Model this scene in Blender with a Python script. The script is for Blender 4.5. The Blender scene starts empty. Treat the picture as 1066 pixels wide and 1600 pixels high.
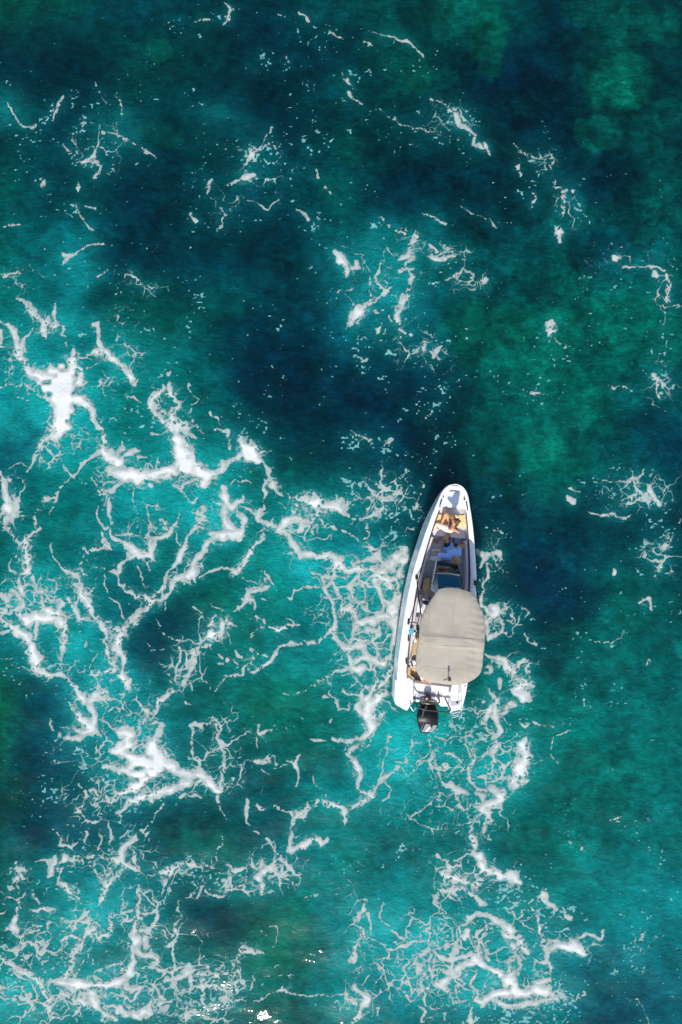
import bpy, bmesh, math, random
import numpy as np
from mathutils import Vector, Matrix, Quaternion

# ------------------------------------------------------------------ camera, sky, sun
CAMH = 25.0            # drone height above the sea, metres
FPX = 1175.0           # focal length in photo pixels (photo is 1066 x 1600)
S = bpy.context.scene
COL = S.collection
cam_d = bpy.data.cameras.new('camera'); cam = bpy.data.objects.new('camera', cam_d); COL.objects.link(cam)
cam.location = (0, 0, CAMH); cam.rotation_euler = (0, 0, 0)
cam_d.sensor_fit = 'VERTICAL'; cam_d.sensor_height = 36.0; cam_d.lens = 36.0*FPX/1600.0
cam_d.clip_start = 0.5; cam_d.clip_end = 6000
S.camera = cam
S.render.engine = 'CYCLES'
S.render.resolution_x = 682; S.render.resolution_y = 1024

EL = math.radians(43); AZX, AZY = -0.13, -1.0       # the sun stands towards the bottom edge of the picture
_n = math.hypot(AZX, AZY)
SUN = Vector((AZX/_n*math.cos(EL), AZY/_n*math.cos(EL), math.sin(EL)))
sd = bpy.data.lights.new('sun', 'SUN'); sun = bpy.data.objects.new('sun', sd); COL.objects.link(sun)
sd.energy = 4.0; sd.angle = math.radians(0.5); sd.color = (1.0, 0.94, 0.86)
sun.rotation_euler = SUN.to_track_quat('Z', 'Y').to_euler(); sun.location = (0, 0, 60)
W = bpy.data.worlds.new('World'); S.world = W; W.use_nodes = True
wn = W.node_tree; bg = wn.nodes['Background']
sky = wn.nodes.new('ShaderNodeTexSky'); sky.sky_type = 'NISHITA'; sky.sun_disc = False
sky.sun_elevation = EL; sky.sun_rotation = math.atan2(SUN.x, SUN.y)
wn.links.new(sky.outputs[0], bg.inputs[0]); bg.inputs[1].default_value = 0.14
S.view_settings.view_transform = 'Standard'; S.view_settings.look = 'None'
S.view_settings.exposure = 0.32; S.view_settings.gamma = 1.0
S.cycles.max_bounces = 8; S.cycles.transparent_max_bounces = 12
S.cycles.sample_clamp_indirect = 6

def tag(o, label=None, cat=None, group=None, kind=None):
    if label: o['label'] = label
    if cat: o['category'] = cat
    if group: o['group'] = group
    if kind: o['kind'] = kind
    return o

# ------------------------------------------------------------------ noise helpers (numpy)
def vn(X, Y, sc, seed):
    r = np.random.RandomState(seed); T = r.rand(256, 256).astype(np.float32)
    x = X/sc + 1000.37; y = Y/sc + 1000.73
    xi = np.floor(x).astype(np.int64); yi = np.floor(y).astype(np.int64)
    fx = (x-xi).astype(np.float32); fy = (y-yi).astype(np.float32)
    fx = fx*fx*(3-2*fx); fy = fy*fy*(3-2*fy)
    a = T[yi & 255, xi & 255]; b = T[yi & 255, (xi+1) & 255]
    c = T[(yi+1) & 255, xi & 255]; d = T[(yi+1) & 255, (xi+1) & 255]
    return (a+(b-a)*fx)*(1-fy) + (c+(d-c)*fx)*fy - 0.5        # about -.5 .. .5
def fbm(X, Y, sc, seed, octv=4, gain=.5):
    o = 0; a = 1; t = 0
    ca, sa = math.cos(.6), math.sin(.6)
    for i in range(octv):
        o = o + a*vn(X, Y, sc, seed+i); t += a; a *= gain; sc /= 2.03
        X, Y = X*ca-Y*sa, X*sa+Y*ca
    return o/t*1.6
def worley(X, Y, sc, seed, jit=.9):
    r = np.random.RandomState(seed); JX = (r.rand(128, 128)*jit).astype(np.float32); JY = (r.rand(128, 128)*jit).astype(np.float32)
    x = X/sc + 500; y = Y/sc + 500
    xi = np.floor(x).astype(np.int64); yi = np.floor(y).astype(np.int64)
    fx = (x-xi).astype(np.float32); fy = (y-yi).astype(np.float32)
    F1 = np.full(x.shape, 9, np.float32); F2 = F1.copy()
    for dy in (-1, 0, 1):
        for dx in (-1, 0, 1):
            jx = JX[(yi+dy) & 127, (xi+dx) & 127]; jy = JY[(yi+dy) & 127, (xi+dx) & 127]
            d = np.sqrt((dx+jx-fx)**2+(dy+jy-fy)**2)
            F2 = np.minimum(F2, np.maximum(d, F1)); F1 = np.minimum(F1, d)
    return F1, F2
def sst(a, b, x):
    t = np.clip((x-a)/(b-a), 0, 1); return t*t*(3-2*t)
def blur(A, r, n=3):
    r = int(max(1, r))
    for _ in range(n):
        for ax in (0, 1):
            P = np.pad(A, [(r+1, r) if k == ax else (0, 0) for k in (0, 1)], mode='edge').cumsum(axis=ax, dtype=np.float64)
            A = (np.take(P, range(2*r+1, P.shape[ax]), axis=ax) - np.take(P, range(0, P.shape[ax]-2*r-1), axis=ax))/(2*r+1)
    return A.astype(np.float32)
def blobs(X, Y, L, soft=1.0):
    o = np.zeros(X.shape, np.float32)
    for (x, y, rx, ry, s) in L:
        o = np.maximum(o, s*np.exp(-(((X-x)/rx)**2+((Y-y)/ry)**2)*soft))
    return o

PX = CAMH/FPX          # metres per photo pixel at sea level
def to_world(px, py): return (px-533)*PX, (800-py)*PX
def swell(px, py):     # sea surface height in metres, px / py measured in photo pixels of sea
    return (0.10*fbm(px, py, 210, 11, 3) + 0.055*fbm(px, py*1.4, 62, 21, 2) + 0.012*fbm(px, py*1.3, 22, 31, 2)).astype(np.float32)

# ------------------------------------------------------------------ foam: veins of foam as drifting on this sea, x,y,half-width
FOAM = """0,502,2 10,503,3 18,508,4 22,516,5 25,530,7 26,545,6 27,560,5 38,566,4 43,572,4 50,583,6 65,590,8 85,590,9 105,585,9 118,570,7 125,585,8 122,600,10
57,507,1.5 48,515,2 38,525,2.5 33,538,4 35,550,4
28,464,3 36,470,4 46,482,4 55,494,4 64,502,5 68,514,5 73,528,3
81,473,1 82,488,3 86,505,4 97,512,3 102,525,1.5 104,540,1
68,500,4 77,506,3 86,508,4
145,507,3 150,505,3 151,520,4 153,535,4 158,545,5 145,550,5 130,557,5 125,562,3
158,545,4 170,560,5 185,568,5 198,578,6 207,590,6 215,600,3
115,545,4 118,560,6 110,575,7
125,580,3 140,578,1.5 150,568,1
10,430,4 14,427,3 25,424,2 32,427,1.5
100,408,3 106,403,3 110,400,2
154,432,1.5 163,424,1.5 168,420,1.5
179,427,1 182,418,2
195,436,1.5 202,432,2 215,436,2 222,442,2 230,445,2 235,452,1.5
234,458,1 240,466,1.3
0,515,3 6,525,3 3,540,3
5,593,2 15,583,2 13,570,2
95,600,26 100,615,22 100,630,19 97,645,16 95,660,17 92,673,15 88,682,8
115,627,12 135,632,9 145,640,6 147,655,5 155,668,5 162,682,5 163,700,8 170,715,12 185,722,10 178,735,8 195,745,9 215,747,9 235,740,8 250,735,8 266,732,8
0,605,1.5 10,602,2 25,602,2 40,604,1.5 55,612,2 65,622,3
27,620,1 47,626,1
75,678,4 65,690,3 58,702,2 53,715,2.5 48,727,1.5 44,735,1
88,684,5 91,700,2 92,715,2 97,730,1.5 105,742,1.5 111,745,3
111,745,3 122,733,2 133,722,2.5 145,712,3 158,705,4
111,745,2 100,752,1.5 97,760,1.5 88,772,3 83,779,3 72,778,2.5 65,787,2.5 57,799,2.5
83,779,3 82,790,2 81,805,1.2
120,748,1 130,757,1 140,750,1 150,748,2 155,760,2 158,772,3 165,772,3 178,765,3 190,757,2.5
170,775,2 172,790,4 173,800,3
3,737,2 5,745,2 8,760,5 10,775,6 12,790,6
12,733,1 22,725,1 35,722,1.5 44,727,1
195,708,3 205,707,4 212,704,3 222,706,2
215,715,1.5 235,714,1.5
188,690,1.5 190,700,2 183,707,2
208,768,2 210,780,1 213,795,1 215,803,1 218,815,1 213,828,1
235,755,3 238,762,3
250,718,1 248,728,1.5 230,735,1
200,618,1.3 212,618,1.3 222,626,1.3
252,598,1 255,603,3 247,615,5 238,625,6 238,635,5 246,645,5 255,655,6 268,665,7
265,600,3 262,612,4 271,622,5 276,632,5 272,642,5 270,652,6 278,662,9 290,672,8 300,682,4 308,686,2
278,662,9 275,675,10 277,690,9 280,705,13 285,718,13 292,728,12
240,680,3 252,678,3 265,672,4
266,735,7 280,722,9
292,727,10 310,733,10 325,740,12 340,737,8 348,725,6 358,718,5 370,713,5 378,705,4 374,690,4 369,686,2
374,690,5 385,700,11 395,712,14 402,722,8
400,720,8 410,725,4 417,738,3 424,748,3
297,597,2 295,607,2 300,617,2 310,625,3 305,633,3 295,637,3 294,650,2 300,657,1 306,667,1 315,678,1 325,680,1
326,645,1 338,652,1 346,662,1
330,670,3 345,671,3 352,672,3 356,690,2 360,702,2.5
262,582,3 267,578,1.5
325,745,12 322,757,6
200,745,10 215,742,9 235,738,8 250,745,5 262,740,6 275,725,6
270,755,2 285,762,3 290,755,3 300,750,3 312,748,3
285,762,2 290,775,1.5 295,783,2 303,787,2 308,780,1.5 311,770,1
350,765,7 352,785,8 360,790,7 372,783,4 380,785,3 382,778,2
330,775,2 335,785,2 345,788,4
350,790,6 352,805,5 357,820,7 362,828,7
375,805,5 380,812,5 378,825,6 368,835,7 355,838,8 340,835,6 330,832,5
340,835,5 327,845,4 323,858,5 313,868,5 303,878,6 300,890,6 292,898,5
317,792,3 316,803,4 310,812,3 313,822,4 305,830,3 297,837,3 292,842,3
292,842,3 287,852,4 280,865,5 276,880,4 268,892,2.5 262,900,2 256,912,3 248,922,3 240,933,3
290,802,1.5 282,805,1.5 278,815,1.5 274,822,3
200,833,2 225,836,2 245,838,4 255,835,3 262,828,3 272,822,3
262,828,2 257,815,3 252,807,1.5
230,795,1 235,810,1.5 238,822,3 236,835,2
237,840,4 238,855,5 240,870,3 247,877,1.5
200,858,6 215,865,6 230,865,5 238,860,5
228,872,3 232,890,1.5
272,830,1 273,840,1 280,850,1.5
415,752,3 418,770,3 412,780,1.5 411,795,2 405,803,5 412,813,3 425,818,4
385,795,1.5 400,800,3
360,760,1 368,752,1.5 378,750,2 395,753,1.5
425,830,2 437,828,4 447,838,4 455,850,5 465,862,3
412,832,2 408,845,3 395,852,4 387,865,5 380,870,6 382,885,5
440,862,1 455,862,1.5 453,875,1 452,890,1
15,800,7 28,805,4 32,798,2
10,790,6 14,802,7 10,815,5 5,822,5 18,832,5 28,845,4 38,860,4
60,793,2.5 55,808,3 55,820,3 63,823,2 52,830,3 45,837,3 38,845,5 43,860,6 45,875,6 38,890,7 30,900,5 28,910,6 38,918,7 38,930,6
20,862,1 15,875,1.5 13,890,1.5 22,895,3
25,867,2 30,870,2 30,880,1
45,840,1 53,850,1
48,897,2 55,910,3 65,925,3 68,940,3 75,950,4
0,930,4 10,935,4 25,930,3
20,925,3 35,940,5 30,960,7 45,970,9 60,965,10 75,965,9 90,968,8 95,978,5
70,950,6 90,960,7 100,945,3 98,937,2 88,935,1.5 75,932,1.5
5,910,2 15,903,1 25,905,2
78,847,1 82,862,1 88,875,1 95,882,1.5 103,893,3 113,895,4 122,903,4 125,915,5 130,930,7 138,940,6 143,955,5 152,968,4 162,978,3
130,858,4 140,862,3 150,858,3 162,855,3 170,858,2
133,865,1.5 128,880,1.5 127,892,2 133,897,3
138,872,1.5 150,883,1.5 165,888,2 178,890,2 185,898,2 190,912,2 200,925,2.5 213,932,3 228,932,4 238,940,4 228,948,5 215,955,5 207,968,6 200,980,6
238,940,4 250,942,4 258,935,4 265,922,4 268,912,4 275,905,4 290,900,4
172,800,3 176,820,2 177,835,1.5 182,845,2 192,850,2
155,785,1 152,805,2 155,815,1 163,826,1.5 175,822,1.5
160,835,3 165,845,3 170,858,2
192,850,3 205,855,6 215,862,6 200,870,6 190,882,4 187,895,3
215,862,5 225,855,3 235,865,6 240,850,3 245,840,4
185,835,2 205,833,2.5 225,836,2
215,885,1 222,905,1 226,920,1
108,935,4 112,945,4 120,955,4 128,965,4 140,965,4
165,892,1 163,912,1 168,925,1
168,930,1 178,940,1 187,950,2 190,960,1
195,945,1 207,940,1
190,960,2 200,970,3
2,965,4 12,978,4 25,985,8 40,990,8 50,1000,8 52,1015,8 55,1025,9 58,1040,8 65,1050,7 80,1055,5 95,1055,4 105,1060,4 112,1070,4 118,1082,5 128,1090,7 135,1098,6
0,992,2 12,988,2
60,965,8 57,980,5 55,995,5
95,968,6 101,980,5 101,1000,4 98,1015,4 93,1025,2 95,1035,2 88,1047,1.5
150,965,4 160,978,4 163,990,4 163,1005,4 170,1018,5 178,1035,5 182,1045,6
163,985,3 175,983,3 187,985,4
205,970,8 195,985,6 187,1000,6 183,1015,6 190,1025,4 195,1040,3 193,1055,7 198,1065,6 205,1085,2
145,1050,5 155,1055,6 165,1050,5 178,1047,5
145,1045,1 143,1028,1.5 150,1022,1 160,1018,1
125,985,.8 130,995,.8 133,1010,.8 145,1020,.8
0,1029,1.3 20,1030,1.3
20,1040,1 45,1045,2
90,1085,1.5 105,1095,2 112,1107,3 122,1115,5 132,1128,8 142,1135,8 145,1115,5 143,1098,5 148,1090,5 160,1078,4 170,1080,3
142,1140,8 130,1145,5 115,1138,2 93,1137,1.5
76,1125,1 80,1142,1.5 92,1150,2 105,1153,2.5 120,1157,3 130,1152,3 150,1142,5 160,1152,2
150,1093,2 165,1090,2 175,1093,1.5
170,1110,1 180,1102,1 192,1108,2.5 197,1098,1
155,1122,1 170,1132,2 180,1142,3 190,1140,5 200,1135,3
215,1090,1.5 220,1105,2 230,1112,5 235,1120,3 225,1130,3 215,1145,2
235,1120,3 247,1130,3 255,1130,3 250,1145,2 245,1158,2
262,1085,3 250,1095,3 247,1108,3 242,1120,1.5
263,1070,1 260,1090,1
243,962,1 250,977,1
253,988,1.5 262,993,2 272,996,3 280,1000,2
228,998,1 235,1005,1 236,1015,1 247,1012,1 258,1012,1
258,942,2 260,955,2
303,905,1.5 305,890,6
313,902,1 330,895,1.5 345,890,1.5 355,892,2 368,897,4 375,895,3 378,885,3
382,900,1 390,910,1.5 400,913,3
417,895,4 420,903,3 425,912,2 415,918,3 403,922,6 390,925,4 387,935,4 378,945,6 370,952,3 362,955,1.5
390,935,2 398,948,2.5
363,957,1 358,965,1 358,970,3 368,975,3 380,983,1
348,965,2 350,975,4 348,985,4 335,993,10 322,1000,6 318,1010,4 330,1013,3 333,1017,1
337,960,3 333,972,3 325,975,1.5
328,940,1 340,950,1.5 350,957,1
300,945,1 313,953,1
310,1012,4 300,1020,3 300,1035,3 293,1045,4 290,1060,3 285,1068,4
283,1000,1.5 290,1000,1
280,1010,1 280,1025,2 275,1040,2 272,1060,2
265,1063,2 262,1073,3 268,1080,3
295,1065,1 299,1080,1
358,988,1 362,1003,1
366,1013,1.5 372,1023,2 383,1030,1
367,1030,1 373,1038,1
385,1010,1.5 395,1017,2 408,1020,2 415,1024,3
521,985,3 515,988,2.5 507,993,2.5 495,1000,2.5 480,1005,2.5 466,1008,2.5 450,1010,2.5 437,1010,2 430,1015,3 422,1027,4 413,1037,3.5 402,1045,3 395,1048,2
393,1025,1 392,1035,2 385,1045,2 380,1055,2.5 367,1057,2 352,1058,2 345,1067,2 336,1078,2
402,962,2.5 412,967,3 420,978,4 430,982,6 440,983,5 450,978,2.5 458,968,3 453,963,2 445,963,1
458,975,2.5 468,973,2
385,960,1 393,967,1 402,962,1.5 400,975,1
392,990,1 398,982,1 408,977,1 415,977,1
385,992,1 397,994,1.5
345,1024,2 347,1026,1.5
355,1030,2 353,1033,2
343,1036,1.5 347,1037,1.5
320,1065,1 328,1075,1
407,935,1 415,940,1
420,748,4 430,760,4.5 437,770,3.5 445,778,2 463,780,2
463,780,2 470,782,5 485,782,6 495,788,9 510,793,6 525,790,6 530,795,5 540,805,3 550,811,2 563,811,2
465,790,5 460,800,6 463,810,6 445,815,6 435,825,6
488,815,4 493,805,5 498,795,5
465,812,5 475,813,3 488,815,3
430,787,1 440,790,1 450,797,1
495,778,3 494,770,1
530,785,3 540,795,3 541,780,1.5 543,770,1
470,815,3 468,830,4 474,820,3 485,822,3 487,832,3.5
440,830,5 450,838,5 455,848,5 463,860,5 472,868,6 485,870,6 497,870,4 510,866,5 518,870,5 525,880,8
500,813,2 510,818,2.5 520,822,3 527,826,2
533,829,1.5 545,833,2 555,838,2 563,845,2
465,848,1 475,855,1 480,855,1
405,795,5 403,808,6 412,812,5 420,815,3 435,820,4
400,852,2 408,840,2 410,832,1
575,795,3 580,780,5 585,770,3 590,778,3 600,783,4 610,782,3 622,772,3 625,765,2
565,811,2 575,812,3 590,803,3 597,795,3
575,820,2 577,830,3 575,840,2
660,760,.8 658,770,1 655,785,1 655,792,2.5 650,797,1.5
595,740,3 603,745,2
570,842,3 580,852,4 587,865,5 598,878,7 607,885,8 618,875,8 628,862,7 632,870,7 628,885,7 625,900,9
530,880,7 540,888,5 555,890,6 570,890,6 585,890,7 598,890,8
545,868,1.5 552,867,1.5 560,875,2 548,880,2
520,885,6 522,895,6 515,902,4 505,905,3
485,888,1.5 492,898,2 503,904,2.5
585,895,8 600,905,8 610,915,7
410,893,2 418,900,3 412,912,3 400,920,4
450,933,1.5 457,922,2 468,919,2.5 482,918,3 492,920,3 500,923,2
483,950,1 497,942,1 508,938,1.5 516,937,2
500,900,3 508,915,3 513,925,3 517,938,3 520,950,3 524,958,3 528,970,3 523,985,4
513,920,3 525,910,4 530,925,3 533,940,2 535,952,4 545,950,3.5 557,957,3 562,968,5 570,970,6 585,970,7 600,965,8 612,970,8 616,985,6
520,938,2 530,935,2
555,905,3 545,915,3 550,920,2.5 548,930,2 555,940,2 570,950,2 585,958,2.5 597,958,3 603,945,3 598,930,5 592,920,5 587,905,5
550,915,2 560,915,2 575,915,2 587,920,2
612,938,7 600,935,3 595,918,3 597,908,4 618,905,7 622,915,6 620,930,8 618,950,10 612,960,10 617,980,6 615,1000,4 612,1020,4 612,1040,5 610,1055,7 600,1065,6 590,1070,6 580,1080,5 575,1090,6
562,968,4 555,985,3 560,990,1 575,985,4 590,985,4
520,985,3 522,995,3 527,1005,4 537,1010,5 548,1013,5 560,1010,5 570,1010,5 565,1000,4 555,997,3 548,1000,3 555,990,2
545,1013,4 547,1025,3 550,1037,4 560,1033,5 570,1028,5 585,1033,6 600,1035,6 607,1030,4
575,1010,3 572,1020,3 575,1030,4
580,985,2 583,1000,2 588,1010,2 590,1020,1.5 592,1027,2 600,1030,1.5
550,1037,4 545,1045,4 535,1050,3 525,1049,3 515,1055,2 505,1060,2 498,1065,2 490,1070,1 482,1070,1 475,1078,1 465,1082,1 455,1085,1 445,1082,1
510,1060,2 513,1072,2 518,1085,3 520,1090,4 530,1098,2
547,1048,3 550,1058,3 560,1065,3 567,1075,3 565,1090,3 570,1100,5
567,1068,2 580,1075,3
505,1088,2 515,1090,3
530,1080,1 540,1085,2 550,1083,2 560,1085,2
550,1045,5 558,1048,6 570,1045,4 575,1048,3 580,1040,3
565,1098,4 560,1110,5 570,1115,10 580,1105,10 590,1095,9 600,1085,6 607,1078,4
575,1125,9 580,1135,8 575,1145,5 565,1150,4 550,1157,3 537,1162,4 528,1158,3 518,1155,2
590,1125,4 597,1115,3 605,1112,1
588,1130,3 584,1145,2 580,1160,1.5 573,1168,1 565,1168,1
535,1165,2 538,1177,2 545,1180,3 547,1172,3 555,1168,3
545,1180,3 552,1190,4 558,1205,5 562,1215,5 562,1230,3 568,1237,3 580,1237,4 587,1228,3 597,1218,3 608,1210,2.5 620,1203,2 627,1190,2
627,1190,2 617,1185,1.5 607,1172,1.5 607,1155,1.5 610,1145,2
607,1172,1.5 600,1190,1 598,1215,1
627,1190,2 638,1190,1.5 634,1180,1 642,1170,1 645,1155,1.5
627,1190,1.5 630,1205,1 640,1215,1
640,1190,1 645,1198,1
640,1210,1 650,1197,1 665,1192,1
600,1220,1 607,1235,1 608,1247,2 600,1250,2
580,1240,4 570,1250,4 560,1258,4 545,1262,6 530,1257,5 510,1255,5 500,1250,5 493,1258,2
540,1265,7 538,1278,5
509,1246,2 509,1240,1.5 503,1230,1 490,1220,1 487,1210,1
495,1255,2 485,1255,1.5 480,1265,3 473,1275,3 460,1280,2
528,1095,1.5 533,1108,2 545,1110,1.5 547,1098,1
405,1135,2 408,1148,3 415,1147,3 425,1142,1
405,1155,1 403,1168,2
448,1140,1 453,1152,1
485,1158,1.5 500,1155,3 510,1157,2
517,1125,2.5 515,1130,1.5
400,1190,3 412,1190,4 420,1182,4 428,1183,3 430,1192,2
408,1200,1 422,1210,1
428,1198,1 445,1195,1
448,1188,2 457,1195,4 462,1185,3 468,1177,1
458,1197,3 460,1203,2 463,1215,1 465,1228,1
405,1258,2 410,1265,2
768,1080,4 773,1095,4 775,1110,6 777,1120,6 780,1130,4 782,1140,3.5 775,1150,3 765,1155,3
800,1080,9 815,1085,9 825,1090,6
800,1100,5 790,1112,3 783,1120,2
765,1110,6 762,1125,4
815,1160,7 820,1175,8 817,1190,10 812,1205,10 805,1220,9 795,1230,6 822,1215,3 820,1222,2
775,1165,5 773,1180,5 773,1195,4
728,1165,3 735,1175,4 745,1170,3 740,1190,3 733,1200,2
733,1205,2 733,1218,2 740,1225,2 750,1235,2 758,1237,1.5
765,1230,4 775,1240,8 785,1250,8 770,1258,8 755,1260,6 750,1265,6 760,1272,6
745,1240,3 755,1250,3
675,1178,2.5 680,1190,2 688,1205,2 692,1220,2 700,1228,2.5 705,1225,3 712,1237,5 725,1240,3 733,1242,1.5
675,1178,2 663,1185,2 652,1192,2 645,1202,1
675,1178,2 672,1165,2 672,1150,2
683,1150,1 697,1157,1.5 712,1150,1 728,1150,2 740,1145,1.5
695,1178,1 710,1183,2 718,1190,3
712,1260,2 725,1265,2.5 735,1257,2 745,1260,4
680,1257,1.5 695,1262,1.5 705,1265,1
810,1130,1 820,1137,2.5 825,1133,1
835,1130,1.5 850,1132,1 868,1135,1
862,1160,1.5 865,1150,1.5 880,1145,2 890,1143,1.5
862,1165,1 860,1180,1 870,1192,1
190,1145,8 205,1150,9 200,1165,12 185,1175,12 200,1185,12 215,1190,12 235,1190,14 245,1205,13 220,1210,12 205,1205,8 190,1200,8 175,1200,5 160,1200,4
235,1160,9 238,1175,10 245,1190,12 262,1195,9 270,1195,8 285,1205,7 300,1210,8 315,1210,9 328,1220,7 335,1228,7 345,1235,5
240,1155,6 245,1145,3 252,1135,3 257,1130,2.5
340,1245,3 345,1262,2 350,1273,1.5 357,1279,1
300,1220,6 280,1225,8 265,1235,8 250,1240,8 235,1243,8 220,1245,7 205,1250,5 195,1262,3 182,1270,2
230,1215,12 215,1225,10 200,1235,5 185,1240,5 175,1250,4 162,1245,3
140,1235,3 155,1240,2
125,1225,1.2 135,1243,1.5 130,1255,2 120,1270,3 130,1275,3 138,1285,2 150,1282,2
257,1258,1 248,1265,1.5 240,1272,2 235,1282,2 225,1292,2.5 218,1295,2
300,1130,1 302,1145,1.5 300,1160,1 302,1175,2 305,1190,1
300,1130,3 315,1133,4 325,1135,3 330,1125,2
335,1125,4 342,1140,4 345,1155,3 343,1168,2 350,1185,2 352,1205,2
325,1120,1.5 335,1125,3
345,1205,2 348,1215,3 347,1235,3
280,1245,2 292,1237,2 305,1240,2 315,1245,2
248,1165,1.5 258,1158,1.5 267,1160,1
100,1150,3 115,1157,4 130,1150,3
290,1100,2 297,1105,2
135,1300,2.5 130,1315,2
85,1295,1.5 92,1308,2 90,1320,2 100,1322,3 112,1325,3 120,1318,1
102,1302,2 105,1315,2
165,1280,1 172,1295,2 172,1308,4 168,1318,2
158,1300,1.5 157,1315,1 150,1325,1
237,1280,1.5 225,1290,2 220,1297,2 230,1305,2 233,1315,1
57,1345,1 70,1344,2 78,1348,3 85,1335,3 87,1345,4 82,1355,5 80,1365,4 75,1375,2
100,1340,5 95,1345,3
112,1343,3 123,1340,4 130,1345,4 132,1352,2
137,1337,2 150,1333,3 162,1338,3 172,1342,4 182,1343,6 190,1335,5 187,1325,4 200,1318,4 208,1312,4 212,1303,1
190,1340,8 200,1352,8 212,1358,7 220,1360,3 212,1345,4 208,1330,3
190,1360,6 180,1368,5 165,1380,7 163,1395,6 162,1405,4 153,1413,2
137,1337,2 142,1352,2 148,1362,3 158,1370,4 165,1378,5
168,1345,2 167,1355,3 165,1365,3
188,1308,1 195,1305,1 200,1298,1
27,1360,4 35,1358,5 42,1356,2 50,1354,1
33,1368,6 25,1380,5 18,1387,4
30,1385,3 28,1393,1
25,1350,3 26,1347,2
100,1355,1 93,1370,1 92,1377,2 100,1380,3 108,1388,4 115,1397,2.5 122,1400,2 123,1388,1
48,1397,1 57,1407,2 60,1413,2
45,1423,1.5 58,1424,4 70,1422,4 83,1418,3
30,1408,3 28,1420,3 25,1430,4 20,1445,7 27,1455,5 12,1450,3
0,1427,1.5 10,1424,1.5
140,1423,1.5 130,1430,3 122,1437,3 115,1447,3
95,1430,2 105,1435,2 118,1440,2
57,1447,2 70,1448,2
98,1465,4 110,1462,5 125,1462,4
145,1453,6 135,1462,6 125,1475,5 122,1485,4
150,1458,3 160,1468,4 170,1458,4 175,1445,3 173,1430,2 180,1428,2 195,1425,2 207,1420,2
190,1395,1 193,1410,1.5 192,1423,1.5
215,1385,2 218,1400,3 218,1420,4 220,1435,5 210,1445,4 207,1460,6 212,1475,6
215,1385,2 225,1397,2.5 235,1405,2 245,1412,3 247,1430,3 243,1445,3 235,1452,3 228,1458,3
250,1420,1.5 260,1415,1
245,1450,2 255,1455,1.5 262,1465,1
230,1365,1 240,1368,1.5 250,1365,2 258,1363,5 262,1355,4
258,1375,6 255,1385,3 252,1393,1.5
240,1345,1 246,1355,1
262,1342,1.5 257,1337,1
265,1365,5 275,1352,4 290,1346,4 305,1350,4 315,1357,4 325,1353,3 335,1360,2 341,1372,2 342,1378,2
315,1338,1 316,1350,2
347,1305,1 346,1320,1.5 338,1333,2 339,1345,2
352,1353,2 358,1355,3 365,1363,3 375,1358,3 382,1357,2 385,1365,1.5
392,1340,1 395,1352,3 402,1360,5 412,1355,5 408,1345,3
405,1372,7 415,1365,8 425,1360,6 432,1352,4
395,1378,2 403,1385,2 410,1395,3 410,1385,5
385,1383,3 387,1395,2.5 390,1402,2
385,1372,1.5 387,1383,2 370,1385,1.5 355,1385,2
430,1365,4 445,1370,3 452,1373,2
440,1340,5 447,1350,4 455,1355,5 462,1363,3 470,1365,2
472,1355,1 475,1347,1 483,1342,1
440,1335,2 428,1325,2 420,1315,2 412,1310,2
452,1325,5 455,1310,4 457,1295,3.5 458,1282,3 467,1273,3.5 478,1265,3 482,1255,1.5
452,1330,5 465,1325,5 478,1318,5 490,1313,6 500,1317,5 510,1310,3
427,1261,2 440,1264,2.5 452,1270,2.5 457,1277,2
457,1263,1 468,1270,2
385,1250,3 384,1268,3 387,1283,2 391,1287,2
398,1297,2 404,1300,2
308,1405,1 313,1395,2 315,1385,3 320,1380,3
323,1388,2 328,1397,2 340,1400,3 352,1400,3
345,1390,2 355,1388,3 365,1387,3
288,1402,1 302,1399,1.5
282,1405,2 280,1415,2 282,1430,2 275,1438,3 273,1450,3 270,1465,3 272,1480,2 275,1492,2 276,1500,1.5
473,1405,1 485,1400,1.5 497,1398,1
420,1447,1.5 430,1445,1.5 436,1455,1.5 433,1470,1 428,1483,1.3
405,1455,1.5 415,1462,1
217,1295,2 228,1300,3 233,1310,1
2,1493,2 8,1505,3 18,1510,4 35,1512,4 50,1520,7 60,1530,6 67,1540,4 72,1555,4
80,1535,5 95,1538,8 110,1540,10 125,1540,10 140,1540,10 155,1542,9 170,1540,7 185,1532,7 198,1525,7 208,1515,6
72,1560,5 85,1555,4 100,1555,5 115,1560,5 130,1565,6
95,1565,2 112,1568,3 125,1567,4 120,1580,2 112,1592,1.5
145,1555,7 150,1568,6 158,1580,4 172,1588,3 182,1595,3
100,1532,5 110,1515,5 112,1500,5 115,1488,5 120,1477,4 130,1468,4 142,1455,6
118,1525,2 125,1508,1.5 138,1498,2 140,1485,2
147,1510,2 148,1500,1
152,1518,2 165,1515,2.5 175,1507,3 188,1503,3 195,1510,5 192,1518,4
205,1455,5 213,1468,6 210,1485,4 210,1500,4 207,1512,5
200,1535,5 208,1545,4 220,1545,3
235,1540,3 248,1552,3 258,1560,3
163,1470,2 162,1480,1 167,1490,1.5
215,1480,4 228,1492,4 240,1490,4 248,1500,4 238,1510,3 245,1518,2 262,1515,2
225,1470,3 235,1480,1
220,1455,3 235,1450,3
190,1575,5 200,1585,7 215,1585,6 235,1580,5 238,1565,2
262,1570,5 250,1580,3
255,1535,4 262,1530,5
163,1573,2 175,1570,2 183,1578,5
32,1462,1.5 50,1458,2 60,1455,2
47,1475,2 62,1475,2 75,1480,2 85,1487,2 97,1488,1.5
35,1500,2 45,1495,3 52,1492,1.5
0,1543,3 12,1540,3
0,1556,2 22,1560,2
25,1567,1.5 40,1566,1 50,1570,1.5
60,1560,3 75,1575,4 85,1590,4
70,1502,1.5 75,1500,1
573,1413,1 568,1422,3 562,1428,3 557,1440,2
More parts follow.
